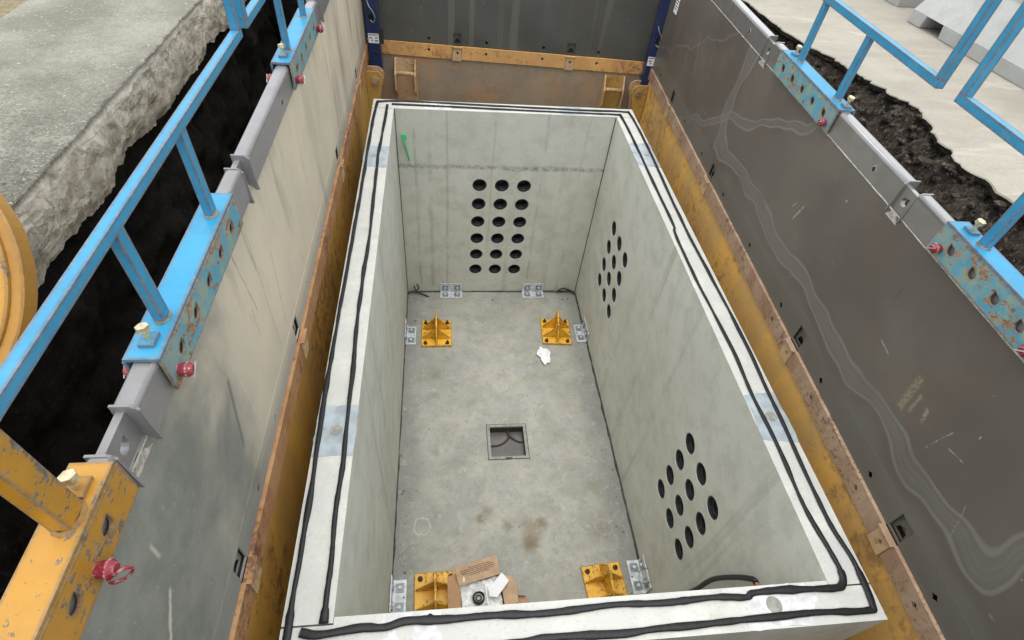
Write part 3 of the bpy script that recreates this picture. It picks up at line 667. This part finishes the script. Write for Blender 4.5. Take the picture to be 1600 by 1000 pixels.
# ------------------------------------------------------------------ brackets and anchors in the vault
def gusset_bracket():
    r = empty('floor_bracket')
    fin('base_plate', nbox(-.145, .145, -.165, .165, .003, .022), M['yellow_rusty'], r, bev=.003)
    fin('fin', plate([(-.155, .022), (-.13, .10), (-.07, .19), (.0, .205), (.05, .235), (.09, .235), (.15, .06), (.16, .022)], [], -.009, .009, (1, 2, 0)), M['yellow_rusty'], r, bev=.002)
    for y, h in ((-.075, .165), (.05, .19)):
        for sx in (-1, 1):
            P = [(sx*.010, .023), (sx*.135, .023), (sx*.135, .035), (sx*.010, h)]
            fin('gusset', plate(P, [], y-.005, y+.005), M['yellow_rusty'], r)
    for x in (-.105, .105):
        for y in (-.135, .125):
            b = fin('anchor_bolt', cyl(bmesh.new(), (x, y, .023), (x, y, .040), .020, .017, 6), M['sumpedge'], r)
            fin('bolt_thread', cyl(bmesh.new(), (x, y, .040), (x, y, .062), .008, .007, 10), M['sumpedge'], b)
    return r
b0 = gusset_bracket(); G = 'yellow brackets bolted to the vault floor'
b0.location = (-.597, 3.005, 0); tag(b0, 'yellow gusseted floor bracket, far left one in the vault', 'floor bracket', G)
b1 = dup(b0, (.595, 3.01, 0), (0, 0, R(-3))); tag(b1, 'yellow gusseted floor bracket, far right one beside the crumpled white rag', 'floor bracket', G)
b2 = dup(b0, (-.595, .60, 0), (0, 0, R(1))); tag(b2, 'yellow gusseted floor bracket against the open cardboard box', 'floor bracket', G)
b3 = dup(b0, (.60, .58, 0), (0, 0, R(4))); tag(b3, 'badly rusted yellow floor bracket at the near right corner of the vault', 'floor bracket', G)

def angle_anchor(loop=False):
    """local: vertical leg against y=0 wall plane, floor leg toward -y"""
    r = empty('angle_anchor')
    fin('floor_leg', nbox(-.115, .115, -.10, -.002, .001, .010), M['galv'], r, bev=.0015)
    fin('wall_leg', nbox(-.115, .115, -.0095, -.001, .0105, .125), M['galv'], r, bev=.0015)
    for x in (-.062, .062):
        w = fin('washer_plate', nbox(x-.03, x+.03, -.085, -.028, .0105, .016), M['galv_dark'], r, bev=.001)
        fin('nut', cyl(bmesh.new(), (x, -.056, .016), (x, -.056, .028), .014, .013, 6), M['galv'], w)
        w = fin('washer_plate', nbox(x-.03, x+.03, -.016, -.010, .045, .10), M['galv_dark'], r, bev=.001)
        fin('nut', cyl(bmesh.new(), (x, -.016, .072), (x, -.028, .072), .014, .013, 6), M['galv'], w)
    fin('drip_hole', cyl(bmesh.new(), (0.0, -.085, .0101), (0.0, -.085, .0108), .006, .006, 10), M['black'], r)
    if loop:
        bm = bmesh.new(); ringbm(bm, (.03, -.03, .12), (.25, .2, 1), .055, .0035, 26, 6, .8); ringbm(bm, (.035, -.028, .13), (-.15, .35, 1), .05, .003, 26, 6, 1.0)
        fin('wire_loop', bm, M['wire'], r, smooth=True)
    return r
GA = 'galvanised angle anchors joining walls and floor'
a0 = angle_anchor(); a0.location = (-.445, L-.004, 0); tag(a0, 'galvanised angle anchor at the foot of the far wall, left one', 'angle anchor', GA)
a1 = dup(a0, (.425, L-.004, 0)); tag(a1, 'galvanised angle anchor at the foot of the far wall, right one', 'angle anchor', GA)
a2 = dup(a0, (-W2+.004, 2.985, 0), (0, 0, R(90))); tag(a2, 'galvanised angle anchor on the left wall beside the far yellow bracket', 'angle anchor', GA)
a3 = dup(a0, (-W2+.004, .615, 0), (0, 0, R(90))); tag(a3, 'galvanised angle anchor on the left wall at the near corner', 'angle anchor', GA)
a4 = angle_anchor(True); a4.location = (W2-.004, 2.99, 0); a4.rotation_euler = (0, 0, R(-90)); tag(a4, 'galvanised angle anchor with wire loop on the right wall beside the far bracket', 'angle anchor', GA)
a5 = dup(a4, (W2-.004, .645, 0), (0, 0, R(-90))); tag(a5, 'galvanised angle anchor with wire loop on the right wall at the near corner', 'angle anchor', GA)

bm = bmesh.new()
for i in range(260):
    if random.random() < .55: x, y = random.choice((-1, 1))*random.uniform(.78, .885), random.uniform(.1, 3.5)
    elif random.random() < .4: x, y = random.uniform(-.85, .85), random.uniform(3.45, 3.59)
    else: x, y = random.uniform(-.85, .85), random.uniform(.1, 3.5)
    if abs(x) < .2 and 1.6 < y < 2.0: continue
    rr = random.uniform(.0015, .006)*(1 if random.random() < .9 else 2)
    vs = bmesh.ops.create_icosphere(bm, subdivisions=1, radius=rr)['verts']
    for v in vs: v.co.z *= .5; v.co.x *= random.uniform(.8, 1.3); v.co += Vector((x, y, rr*.3))
struct(tag(fin('floor_grit', bm, M['grit']), 'fine grit and crumbs scattered over the vault floor and its corners', 'grit'), 'stuff')
# loose bits in the vault
def path_thing(name, P, r, mat, label, cat, n=8):
    return tag(fin(name, sweep(bmesh.new(), catmull(P, n), r, r, 8), M[mat], smooth=True), label, cat)
gt = empty('cable_tie', (-.836, L, 1.78)); tag(gt, 'bright green plastic tie hanging on the far wall of the vault', 'plastic tie')
fin('strap', sweep(bmesh.new(), catmull([(0, -.012, 0), (.004, -.018, -.06), (.02, -.014, -.15), (.036, -.010, -.225)], 6), .015, .006, 8), M['green'], gt, smooth=True)
fin('buckle', nbox(-.018, .018, -.022, -.004, -.018, .012), M['green'], gt, bev=.004)
path_thing('cable', [(-.90, 3.55, .03), (-.84, 3.57, .035), (-.76, 3.555, .02), (-.68, 3.52, .008)], .007, 'black', 'short black cable end on the floor in the far left corner', 'cable')
path_thing('cable', [(-.83, 3.59, .10), (-.81, 3.56, .06), (-.78, 3.57, .09), (-.80, 3.59, .12)], .006, 'black', 'small curled black cable end above the far left floor corner', 'cable')
path_thing('cable', [(.88, 3.55, .015), (.82, 3.57, .05), (.74, 3.575, .07), (.69, 3.56, .04)], .007, 'black', 'short black cable end on the floor in the far right corner', 'cable')
path_thing('cable', [(.86, 3.58, .03), (.80, 3.58, .07), (.73, 3.585, .085), (.66, 3.57, .03)], .005, 'wire', 'thin grey cable end behind the black one in the far right corner', 'cable')
hz = empty('cable', (.87, .2, .98)); tag(hz, 'thick black cable arching out behind the near rim against the right wall', 'cable')
fin('sheath', sweep(bmesh.new(), catmull([(.005, .12, -.25), (-.01, .09, -.05), (-.01, .07, .17), (-.01, .01, .40), (-.01, -.05, .565), (-.01, -.075, .59)], 10), .013, .013, 10), M['black'], hz, smooth=True)
fin('bare_end', sweep(bmesh.new(), catmull([(-.01, -.075, .59), (-.01, -.11, .60), (-.01, -.15, .58)], 8), .008, .008, 8), M['orange'], hz, smooth=True)
# crumpled rag
bm = bmesh.new()
def rag(a, b):
    th = a*2*math.pi; r = b*(.066+.006*math.sin(3*th+1)+.008*math.sin(5*th)+.004*math.sin(9*th))
    x, y = r*math.cos(th)*.9, r*math.sin(th)*1.5
    return Vector((x, y, .012+.022*abs(noise.noise(Vector((x*30, y*30, 1))))+.02*noise.noise(Vector((x*14, y*14, 4)))*b+.012*(1-b)))
rough_sheet(bm, rag, 48, 14)
ro = fin('rag', bm, M['white'], loc=(.435, 2.70, .006), rot=(0, 0, R(12))); tag(ro, 'crumpled white rag on the vault floor below the far right yellow bracket', 'rag')
sol = ro.modifiers.new('Solidify', 'SOLIDIFY'); sol.thickness = .0025

# cardboard box with flaps, plastic bag and paper
cb = empty('cardboard_box', (-.285, .565, 0), R(6)); tag(cb, 'open brown cardboard box with flaps up, near the yellow bracket by the near wall', 'cardboard box')
cw, cd, ch, ct = .145, .115, .115, .004
for nm, a in (('box_side', (-cw, cw, -cd, -cd+ct, .004, ch)), ('box_side', (-cw, cw, cd-ct, cd, .004, ch)), ('box_side', (-cw, -cw+ct, -cd+ct, cd-ct, .004, ch)), ('box_side', (cw-ct, cw, -cd+ct, cd-ct, .004, ch)), ('box_bottom', (-cw+ct, cw-ct, -cd+ct, cd-ct, .004, .008))):
    fin(nm, nbox(*a), M['card'], cb)
fin('flap', plate([(0, -cd), (0, cd+.03), (-.03, cd+.045), (-.085, cd+.03), (-.085, -cd)], [], 0, .004, (0, 1, 2)), M['card'], cb, (-cw, 0, ch), (0, R(8), R(-5)))
tf = fin('flap', plate([(-.145, 0), (-.12, -.0), (.14, 0), (.148, .02), (.148, .125), (-.135, .125), (-.15, .10), (-.15, .03)], [], 0, .004, (0, 1, 2)), M['card_in'], cb, (.0, cd-.02, ch+.012), (R(22), 0, R(6)))
for k, (u0, u1) in enumerate(((-.06, .10), (-.115, .115), (-.12, .12), (-.11, .11), (-.07, .08))):
    bm = bmesh.new(); x = u0; 
    while x < u1:
        w = random.uniform(.006, .018); box(bm, x, min(x+w, u1), .092-k*.0115, .0975-k*.0115, .0042, .0046); x += w+.004
    fin('print_line', bm, M['ink'], tf)
bm = plate([(-.118, .018), (-.098, .018), (-.10, .045), (-.104, .055), (-.112, .04)], [], .0042, .0047, (0, 1, 2)); fin('tape_scrap', bm, M['bolt'], tf)
fin('flap', plate([(0, -.10), (.10, -.08), (.11, .05), (.085, .09), (0, .11)], [], 0, .004, (0, 1, 2)), M['card_in'], cb, (cw-.005, 0, ch+.002), (0, R(14), 0))
bm = bmesh.new(); rough_sheet(bm, lambda a, b: Vector((-cw+.008+a*(2*cw-.02), -cd+.008+b*(2*cd-.016), .085+.028*noise.noise(Vector((a*5, b*5, 1)))+.016*abs(noise.noise(Vector((a*11, b*11, 2)))))), 46, 40)
tag(fin('plastic_bag', bm, M['plastic'], loc=cb.location, rot=(0, 0, R(6))), 'crumpled white plastic bag inside the open cardboard box', 'plastic bag')
bm = bmesh.new(); ringbm(bm, (0, 0, 0), (.1, -.1, 1), .036, .0065, 26, 8); ringbm(bm, (.003, .003, .012), (-.2, .1, 1), .034, .005, 26, 8); ringbm(bm, (.001, 0, .004), (0, .2, 1), .018, .005, 20, 8)
tag(fin('cable_coil', bm, M['black'], loc=(-.31, .545, .125), smooth=True), 'small black coil of cable lying on plastic in the cardboard box', 'cable coil')
pp = fin('paper_sheet', plate([(0, 0), (.05, -.01), (.12, .07), (.135, .09), (.09, .15), (.03, .085), (-.01, .07)], [], 0, .002, (0, 1, 2)), M['white'], loc=(-.235, .545, .145), rot=(R(-6), R(-8), 0)); tag(pp, 'white sheet of paper on the right side of the cardboard box', 'paper')
sp = fin('box_divider', nbox(-.004, .004, -.10, .07, 0, .03), M['white'], cb, (.03, .0, .10))
# scrap flap beside it
sc = empty('cardboard_scrap', (-.03, .52, .004), R(-8)); tag(sc, 'torn flat piece of brown cardboard right of the open box', 'cardboard scrap')
fin('sheet', plate([(-.07, -.06), (.07, -.06), (.085, .0), (.05, .045), (.02, .03), (-.06, .06)], [], 0, .004, (0, 1, 2)), M['card'], sc, rot=(0, R(-7), 0), loc=(0, 0, .012))
fin('bent_edge', plate([(-.05, 0), (.05, 0), (.03, .03), (-.045, .02)], [], 0, .004), M['card_in'], sc, (0, .05, .006))
path_thing('cable', [(-.125, .48, .01), (-.118, .55, .03), (-.10, .62, .03), (-.095, .66, .012)], .004, 'black', 'thin black wire between the cardboard box and the torn scrap', 'cable')

# ------------------------------------------------------------------ trench shoring panels
SEAM = 2.07
FR = {'L': ((-1.2, 0, 0), R(90)), 'R': ((1.2, 0, 0), math.atan2(-1, -.05)), 'B': ((-1.2, 4.8, 0), math.atan2(-.075, 1))}
def frame_empty(name, side):
    o, rz = FR[side]; return empty(name, o, rz)
def rough_loop_strip(u0, u1, z0, z1, holes, d0, d1): return plate(rect(u0, u1, z0, z1), holes, d0, d1)
def upper_panel(side, u0, u1, slots, diamonds, notches, tubed, mskin, mtube, label, zt=2.905, tube_h=.112):
    r = frame_empty('shoring_panel', side); tag(r, label, 'shoring panel')
    wz = zt; TY0, TY1 = (-.021, .034) if side == 'L' else (.0, .056)
    hs = [diamond(u, SEAM+.045, .017) for u in diamonds]+[rect(u-.038, u+.038, SEAM+.012, SEAM+.105) for u in slots]
    fin('foot_strip', plate(rect(u0, u1, SEAM+.003, SEAM+.125), hs, 0, .006), mskin, r)
    fin('skin', nbox(u0, u1, .0008, .010, SEAM+.125, wz), mskin, r)
    fin('back_skin', nbox(u0, u1, .062, .070, SEAM+.003, wz), mskin, r)
    for u in slots:
        bm = plate(rect(u-.042, u+.042, SEAM+.006, SEAM+.11), [[(u-.026, SEAM+.014), (u+.026, SEAM+.014), (u+.020, SEAM+.045), (u, SEAM+.060), (u-.020, SEAM+.045)]], .018, .023); fin('slot_plate', bm, mskin, r)
    # weld lines
    P = [Vector((u0+(u1-u0)*i/120, .003, wz-.004+.003*noise.noise(Vector((i*.7, 0, 0))))) for i in range(121)]
    fin('weld_bead', sweep(bmesh.new(), P, .004, .004, 6, .4), M['weld'], r)
    P = [Vector((u0+(u1-u0)*i/120, .0035, SEAM+.127+.001*noise.noise(Vector((i*.7, 5, 0))))) for i in range(121)]
    fin('weld_bead', sweep(bmesh.new(), P, .0010, .0010, 6, .3), mskin if side != 'B' else M['cavity'], r)
    # top tube in lengths, with narrower coupling plates in the notches
    cuts = [u0]
    for a, b in sorted(notches): cuts += [a, b]
    cuts.append(u1)
    for a, b in zip(cuts[::2], cuts[1::2]):
        bm = nbox(a, b, TY0, TY1, wz, wz+tube_h)
        bmesh.ops.bevel(bm, geom=[e for e in bm.edges if abs(e.verts[0].co.z-wz-tube_h) < 1e-5 and abs(e.verts[1].co.z-wz-tube_h) < 1e-5 and abs(e.verts[0].co.y-e.verts[1].co.y) < 1e-5], offset=.016, segments=4, affect='EDGES', profile=.5)
        t = fin('edge_tube', bm, mtube, r)
        for p in t.data.polygons: p.use_smooth = abs(p.normal.x) < .5 and 0.05 < abs(p.normal.z) < .95
        for q in tubed:
            if a < q < b: 
                fin('hole_rim', plate(diamond(q, wz+.05, .018), [], TY0-.0012, TY0), M['weld'], t); fin('diamond_hole', plate(diamond(q, wz+.05, .014), [], TY0-.002, TY0-.0012), M['cavity'], t)
    for a, b in sorted(notches):
        fin('coupling_plate', plate(rect(a, b, wz, wz+tube_h*.86), [tear((a+b)/2, wz+.045, .018)], .008, .026), mtube, r)
        for e, sg in ((a, -1), (b, 1)):
            fin('end_cap', plate([(TY0-.008, wz-.02), (TY0+.006, wz-.02), (TY1, wz+.07), (TY1, wz+tube_h+.003), (TY0+.014, wz+tube_h+.003), (TY0-.002, wz+tube_h-.012), (TY0-.004, wz+.02)], [], e+sg*.001, e+sg*.007, (1, 2, 0)), mtube, r)
        fin('gusset', plate([(a-.0, wz-.035), (b+.0, wz-.035), ((a+b)/2+.012, wz+.0), ((a+b)/2-.012, wz+.0)], [], -.001, .003), M['weld'], r)
    return r
ND = (.49, 0)
upper_panel('L', -1.15, 4.78, [.15, 1.2, 2.7, 3.9], [-.35, .42, .72, 1.5, 1.85, 2.2, 3.0, 3.3, 3.6, 4.2], [(.06, .17), (1.10, 1.175), (2.72, 2.80)], [1.7], M['wall_l'], M['tube_l'],
            'left shoring wall of grey steel filmed with beige mud', 2.905)
upper_panel('R', -4.66, 1.15, [-.13, -1.1, -2.62, -3.75], [.11, -.36, -.84, -1.34, -1.84, -2.36, -2.87, -3.35, -4.2], [(-1.12, -1.04), (-2.60, -2.51)], [-1.31, -2.85], M['wall_r'], M['tube_r'],
            'right shoring wall of dark grey steel with wavy tide marks', 2.91)
upper_panel('B', .0, 2.66, [.82, 1.88], [.56, 1.09, 1.62, 2.14], [], [], M['wall_b'], M['wall_b'],
            'far shoring wall of dark grey scratched steel between the navy posts', 2.95)
def lower_panel(side, u0, u1, slots, diamonds, mstrip, mskin, label, sh=.11, proud=.014, skin_y=0.0):
    r = frame_empty('shoring_panel', side); tag(r, label, 'shoring panel')
    hs = [diamond(u, SEAM-.052, .017) for u in diamonds]
    # the strip is one bar per bay between slots
    c = sorted([u0, u1]+[v for s_ in slots for v in (s_-.043, s_+.043)])
    for a, b in zip(c[::2], c[1::2]):
        bm = plate(rect(a, b, SEAM-sh, SEAM-.003), [h for h, u in zip(hs, diamonds) if a < u-.02 and u+.02 < b], -proud, .004)
        fin('edge_strip', bm, mstrip, r)
    for u in slots:
        fin('latch_plate', plate(rect(u-.040, u+.040, SEAM-sh-.012, SEAM-.012), [diamond(u+.005, SEAM-.06, .015)], -proud-.004, -.002), M['lug'], r)
        fin('latch_lip', nbox(u-.046, u+.046, -proud-.016, -.001, SEAM-.012, SEAM-.004), mstrip, r)
    fin('skin', nbox(u0, u1, skin_y, skin_y+.006, -.1, SEAM-sh), mskin, r)
    fin('back_skin', nbox(u0, u1, .062, .070, -.1, SEAM-.003), mskin, r)
    fin('top_edge', nbox(u0, u1, .006, .060, SEAM-.012, SEAM-.004), M['cavity'], r)
    P = [Vector((u0+(u1-u0)*i/160, skin_y-.003, SEAM-sh-.002+.003*noise.noise(Vector((i*.9, 0, 0))))) for i in range(161)]
    fin('weld_bead', sweep(bmesh.new(), P, .0045, .0045, 6, .5), M['weld_rust'], r)
    return r
lower_panel('L', -1.15, 4.78, [.15, 1.2, 2.7, 3.9], [-.35, .42, .72, 1.5, 1.85, 2.2, 3.0, 3.3, 3.6, 4.2], M['strip_l'], M['skin_l'], 'left lower shoring wall, orange rusted strip over ochre steel', .12)
lower_panel('R', -4.66, 1.15, [-.13, -1.1, -2.62, -3.75], [.11, -.35, -.81, -1.32, -1.82, -2.34, -2.85, -3.43, -4.2], M['strip_r'], M['skin_r'], 'right lower shoring wall, brown rusted strip over ochre steel', .10)
lb = lower_panel('B', .0, 2.66, [.82, 1.88], [.56, 1.09, 1.62, 2.14], M['strip_b'], M['skin_b'], 'far lower shoring wall, orange strip with diamond holes over muddy brown steel', .12)
# paired lifting lugs on the far lower wall
for u in (.34, 2.34):
    l = fin('lifting_lug', nbox(u-.105, u+.105, -.010, -.001, 1.30, SEAM-.15), M['lug'] if u < 1 else M['lug_yellow'], lb)
    for sx in (-.092, .092):
        P = [(-.010, SEAM-.15), (-.035, SEAM-.155), (-.06, SEAM-.20), (-.105, SEAM-.27), (-.105, SEAM-.42), (-.07, SEAM-.47), (-.010, SEAM-.50)]
        fin('cheek', plate(P, [], u+sx-.007, u+sx+.007, (1, 2, 0)), M['lug'], l)
    fin('pin', cyl(bmesh.new(), (u-.085, -.07, SEAM-.265), (u+.085, -.07, SEAM-.265), .019, .019, 12), M['lug'], l, smooth=True)
# bolted corner lugs where side and far panels meet
def corner_lug(x, y, sx, label):
    r = empty('corner_lug', (x, y, SEAM-.14)); tag(r, label, 'corner lug', 'rusty corner lugs of the lower shoring')
    for dy in (0, .11):
        arc = [(sx*(.08+.07*math.cos(a)), -.07+.07*math.sin(a)) for a in [R(i*15) for i in range(-2, 7)]]
        P = [(0, -.6), (sx*.06, -.6), (sx*.10, -.32), (sx*.12, -.16)]+arc+[(0, .0)]
        fin('cheek', plate(P, [], dy-.007, dy+.007), M['lug_yellow'] if dy == 0 else M['lug'], r)
    fin('pin', cyl(bmesh.new(), (sx*.08, -.03, -.075), (sx*.08, .16, -.075), .018, .018, 14), M['lug'], r)
    fin('washer', cyl(bmesh.new(), (sx*.08, -.035, -.075), (sx*.08, -.008, -.075), .034, .030, 16), M['strip_r'], r)
    fin('web', nbox(min(0, sx*.10), max(0, sx*.10), .008, .102, -.11, -.10), M['lug'], r)
corner_lug(-1.197, 4.43, 1, 'rusty bolted corner lug under the left navy post')
corner_lug(1.41, 4.40, -1, 'rusty bolted corner lug under the right navy post')

# navy corner posts with white stickers
def post(x, y, rz, label, w=.105):
    r = empty('corner_post', (x, y, 0), rz); tag(r, label, 'shoring post', 'navy corner posts')
    z0, z1 = 1.84, 3.3
    fin('web', plate([(-w/2, z0), (w/2, z0), (w/2, z1), (-w/2, z1)], [circ(0, z0+.16, .014, 10), circ(.0, 2.30, .030, 14), circ(0, 2.72, .03, 14), circ(0, z0+.03, .008, 8)], -.006, .004), M['navy'], r)
    for s_ in (-1, 1): fin('flange', nbox(min(s_*(w/2-.008), s_*w/2), max(s_*(w/2-.008), s_*w/2), .005, .09, z0, z1), M['navy'], r, bev=.002)
    fin('foot_plate', plate([(-w/2+.004, z0+.02), (w/2-.004, z0+.02), (w/2-.004, z0+.13), (-w/2+.004, z0+.10)], [], -.010, -.0065), M['navy'], r)
    for zc in (2.36, 2.80):
        fin('lift_loop', sweep(bmesh.new(), catmull([(-.03, -.004, zc+.07), (-.015, -.02, zc+.03), (.015, -.03, zc-.01), (.03, -.03, zc-.06), (.012, -.02, zc-.10), (-.015, -.008, zc-.085)], 6), .006, .006, 8), M['galv_dark'], r, smooth=True)
    st = fin('sticker', nbox(-.046, .046, -.0085, -.0065, 2.085, 2.165), M['white'], r)
    bm = bmesh.new(); box(bm, -.040, .040, -.0092, -.0086, 2.150, 2.157)
    for a, b, z in ((-.036, -.010, 2.128), (.012, .036, 2.130), (-.020, -.006, 2.108), (.010, .038, 2.106)): box(bm, a, b, -.0092, -.0086, z-.005, z+.005)
    fin('print_line', bm, M['ink'], st)
    fin('dark_shim', nbox(w/2+.004, w/2+.03, .02, .05, 2.07, 2.20), M['cavity'], r)
post(-1.125, 4.66, 0, 'navy blue corner post with a white sticker at the far left corner')
post(1.41, 4.47, R(-8), 'navy blue corner post with a white sticker at the far right corner')
# paper label on the right wall
o, rz = FR['R']; st = empty('paper_label', Vector(o)+Matrix.Rotation(rz, 3, 'Z') @ Vector((-4.27, -.003, 2.66)), rz); tag(st, 'small white paper label on the right shoring wall near the navy post', 'label')
fin('sheet', nbox(-.045, .045, 0, .0015, -.06, .07), M['white'], st)
bm = bmesh.new()
for k in range(4): box(bm, -.036, .036-.01*(k % 2), -.0006, -.0001, .03-.02*k, .038-.02*k)
fin('print_line', bm, M['ink'], st)

# ------------------------------------------------------------------ clamp-on guardrails
def hexbolt(par, u, y, z, mat='bolt'):
    b = fin('clamp_nut', nbox(u-.021, u+.021, y-.017, y+.017, z, z+.010), M['blue'] if mat == 'bolt' else M['yellow'], par, bev=.003)
    fin('hex_bolt', cyl(cyl(bmesh.new(), (u, y, z+.010), (u, y, z+.036), .0075, .0075, 12), (u+.001, y, z+.036), (u+.003, y+.001, z+.049), .0155, .0148, 6), M['bolt'], b)
def lynch(par, u, y, z, sgn, ring=True, mat='red'):
    p = fin('locking_pin', cyl(cyl(bmesh.new(), (u, y, z), (u, y+sgn*.022, z), .014, .020, 14), (u, y+sgn*.022, z), (u, y+sgn*.034, z), .020, .012, 14), M[mat], par, smooth=False)
    if ring: fin('pin_ring', ringbm(bmesh.new(), (u-.004, y+sgn*.034, z-.022), (.8, .5, .1), .024, .0035, 22, 6, .75), M[mat], p, smooth=True)
    else: fin('pin_clip', cyl(bmesh.new(), (u-.014, y+sgn*.036, z-.012), (u+.016, y+sgn*.037, z+.012), .0025, .0025, 6), M['wire'], p)
def guardrail(side, b0, b1, posts, r0, r1, label, mat='blue', mside='blue_rusty', zt=3.022, zb=3.295, w=.035, group='clamp-on guardrails on the shoring walls', drop=.108, bolts=(), pins=(), holes=5, ringpin=False, top=4.12, ys=None):
    ys = ys if ys is not None else (.0 if side == 'L' else .030); ya, yb = (-.030, .041) if side == 'L' else (-.009, .063)
    r = frame_empty('guardrail', side); tag(r, label, 'guardrail', group)
    # clamp channel: top plate, pierced inner cheek, plain outer cheek
    bm = nbox(b0, b1, ya-.004, yb+.004, zt, zt+.009); ch = fin('clamp_channel', bm, M[mat], r, bev=.003)
    hs = [tear(b0+(b1-b0)*(i+.75)/(holes+.5), zt-.055, .018, -1 if side == 'R' else 1) for i in range(holes)]
    cut = .03
    fin('inner_cheek', plate([(b0, zt-drop), (b1, zt-drop), (b1, zt-.001), (b0, zt-.001)], hs, ya-.006, ya+.002), M[mside], ch)
    fin('outer_cheek', nbox(b0, b1, yb, yb+.008, zt-.10, zt-.001), M[mat], ch)
    # lap plate over the cheek, worn bare
    for u in posts:
        fin('post', nbox(u-w/2, u+w/2, ys-w*.33, ys+w*.33, zt+.009, zb), M[mat], r, bev=.003)
        bmw = bmesh.new(); sweep(bmw, [Vector((u+math.cos(t)*w*.62, ys+math.sin(t)*w*.45, zt+.010)) for t in [R(i*30) for i in range(13)]], .005, .005, 6, .5)
        fin('weld_bead', bmw, M[mside], r)
    q = (.0135 if side == 'L' else .0155) if mat == 'blue' else .02
    fin('bottom_rail', nbox(r0, r1, ys-q, ys+q, zb, zb+2*q), M[mat], r, bev=.004)
    for u in (r0, r1):
        s_ = 1 if u == r0 else -1
        fin('upright', nbox(min(u, u+s_*2*q), max(u, u+s_*2*q), ys-q, ys+q, zb+2*q+.0005, top), M[mat], r, bev=.004)
    fin('top_rail', nbox(r0, r1, ys-q, ys+q, top, top+2*q), M[mat], r, bev=.004)
    for u in bolts: hexbolt(r, u, ys+.004, zt+.009, 'bolt' if mat == 'blue' else 'yellow')
    for u in pins:
        lynch(r, u, ya-.006, zt-.075, -1, ringpin); lynch(r, u, yb+.008, zt-.075, 1, False, 'pink')
    return r
guardrail('L', .29, .94, (.42, .835), -.22, 1.465, 'sky blue guardrail clamped on the left wall, its long rail crossing the dark gap', bolts=(.345,), pins=(.325,))
guardrail('L', 1.90, 2.56, (2.03, 2.45), 1.535, 3.2, 'sky blue guardrail at the far end of the left wall, under the top edge', bolts=(1.965,), pins=(1.93, 2.53))
guardrail('R', -2.38, -1.69, (-2.235, -1.80), -2.97, -1.29, 'sky blue guardrail farther along the right wall, with two short posts', bolts=(-2.31, -1.72), pins=(-1.73,), zb=3.31)
guardrail('R', -.85, -.20, (-.715, -.32), -1.18, .50, 'sky blue guardrail nearer along the right wall, with a pierced rusty cheek', bolts=(-.79,), pins=(-.80, -.33), zt=3.03, zb=3.315)
guardrail('L', -.72, .035, (-.075, -.52), -1.80, -.30, 'chipped yellow guardrail clamp in the bottom left corner of the picture', 'yellow', 'yellow', zt=3.024, w=.052, bolts=(-.02,), pins=(-.14,), holes=5, ringpin=True, drop=.108)

# big round yellow plate leaning at the slab edge
c = Vector((-1.885, .51, 3.03))
dp = empty('round_plate', c, rot=(.7475, -.0864, -.0909)); tag(dp, 'big round yellow steel plate at the left edge, leaning on the slab edge', 'steel plate')
RD = .372
def lathe(prof, n=72):
    bm = bmesh.new(); rr = [[bm.verts.new((r*math.cos(2*math.pi*j/n), r*math.sin(2*math.pi*j/n), z)) for j in range(n)] for r, z in prof]
    for a, b in zip(rr, rr[1:]):
        for j in range(n): bm.faces.new((a[j], a[(j+1) % n], b[(j+1) % n], b[j]))
    bm.faces.new(rr[-1]); return bm
fin('rim', lathe([(RD-.03, -.05), (RD, -.04), (RD, -.004), (RD-.004, 0), (RD-.028, 0), (RD-.030, -.004)]), M['yellow_disc'], dp)
fin('face', lathe([(RD-.030, -.03), (RD-.030, .006), (RD-.034, .010), (.20, .02), (.05, .024)]), M['yellow'], dp)
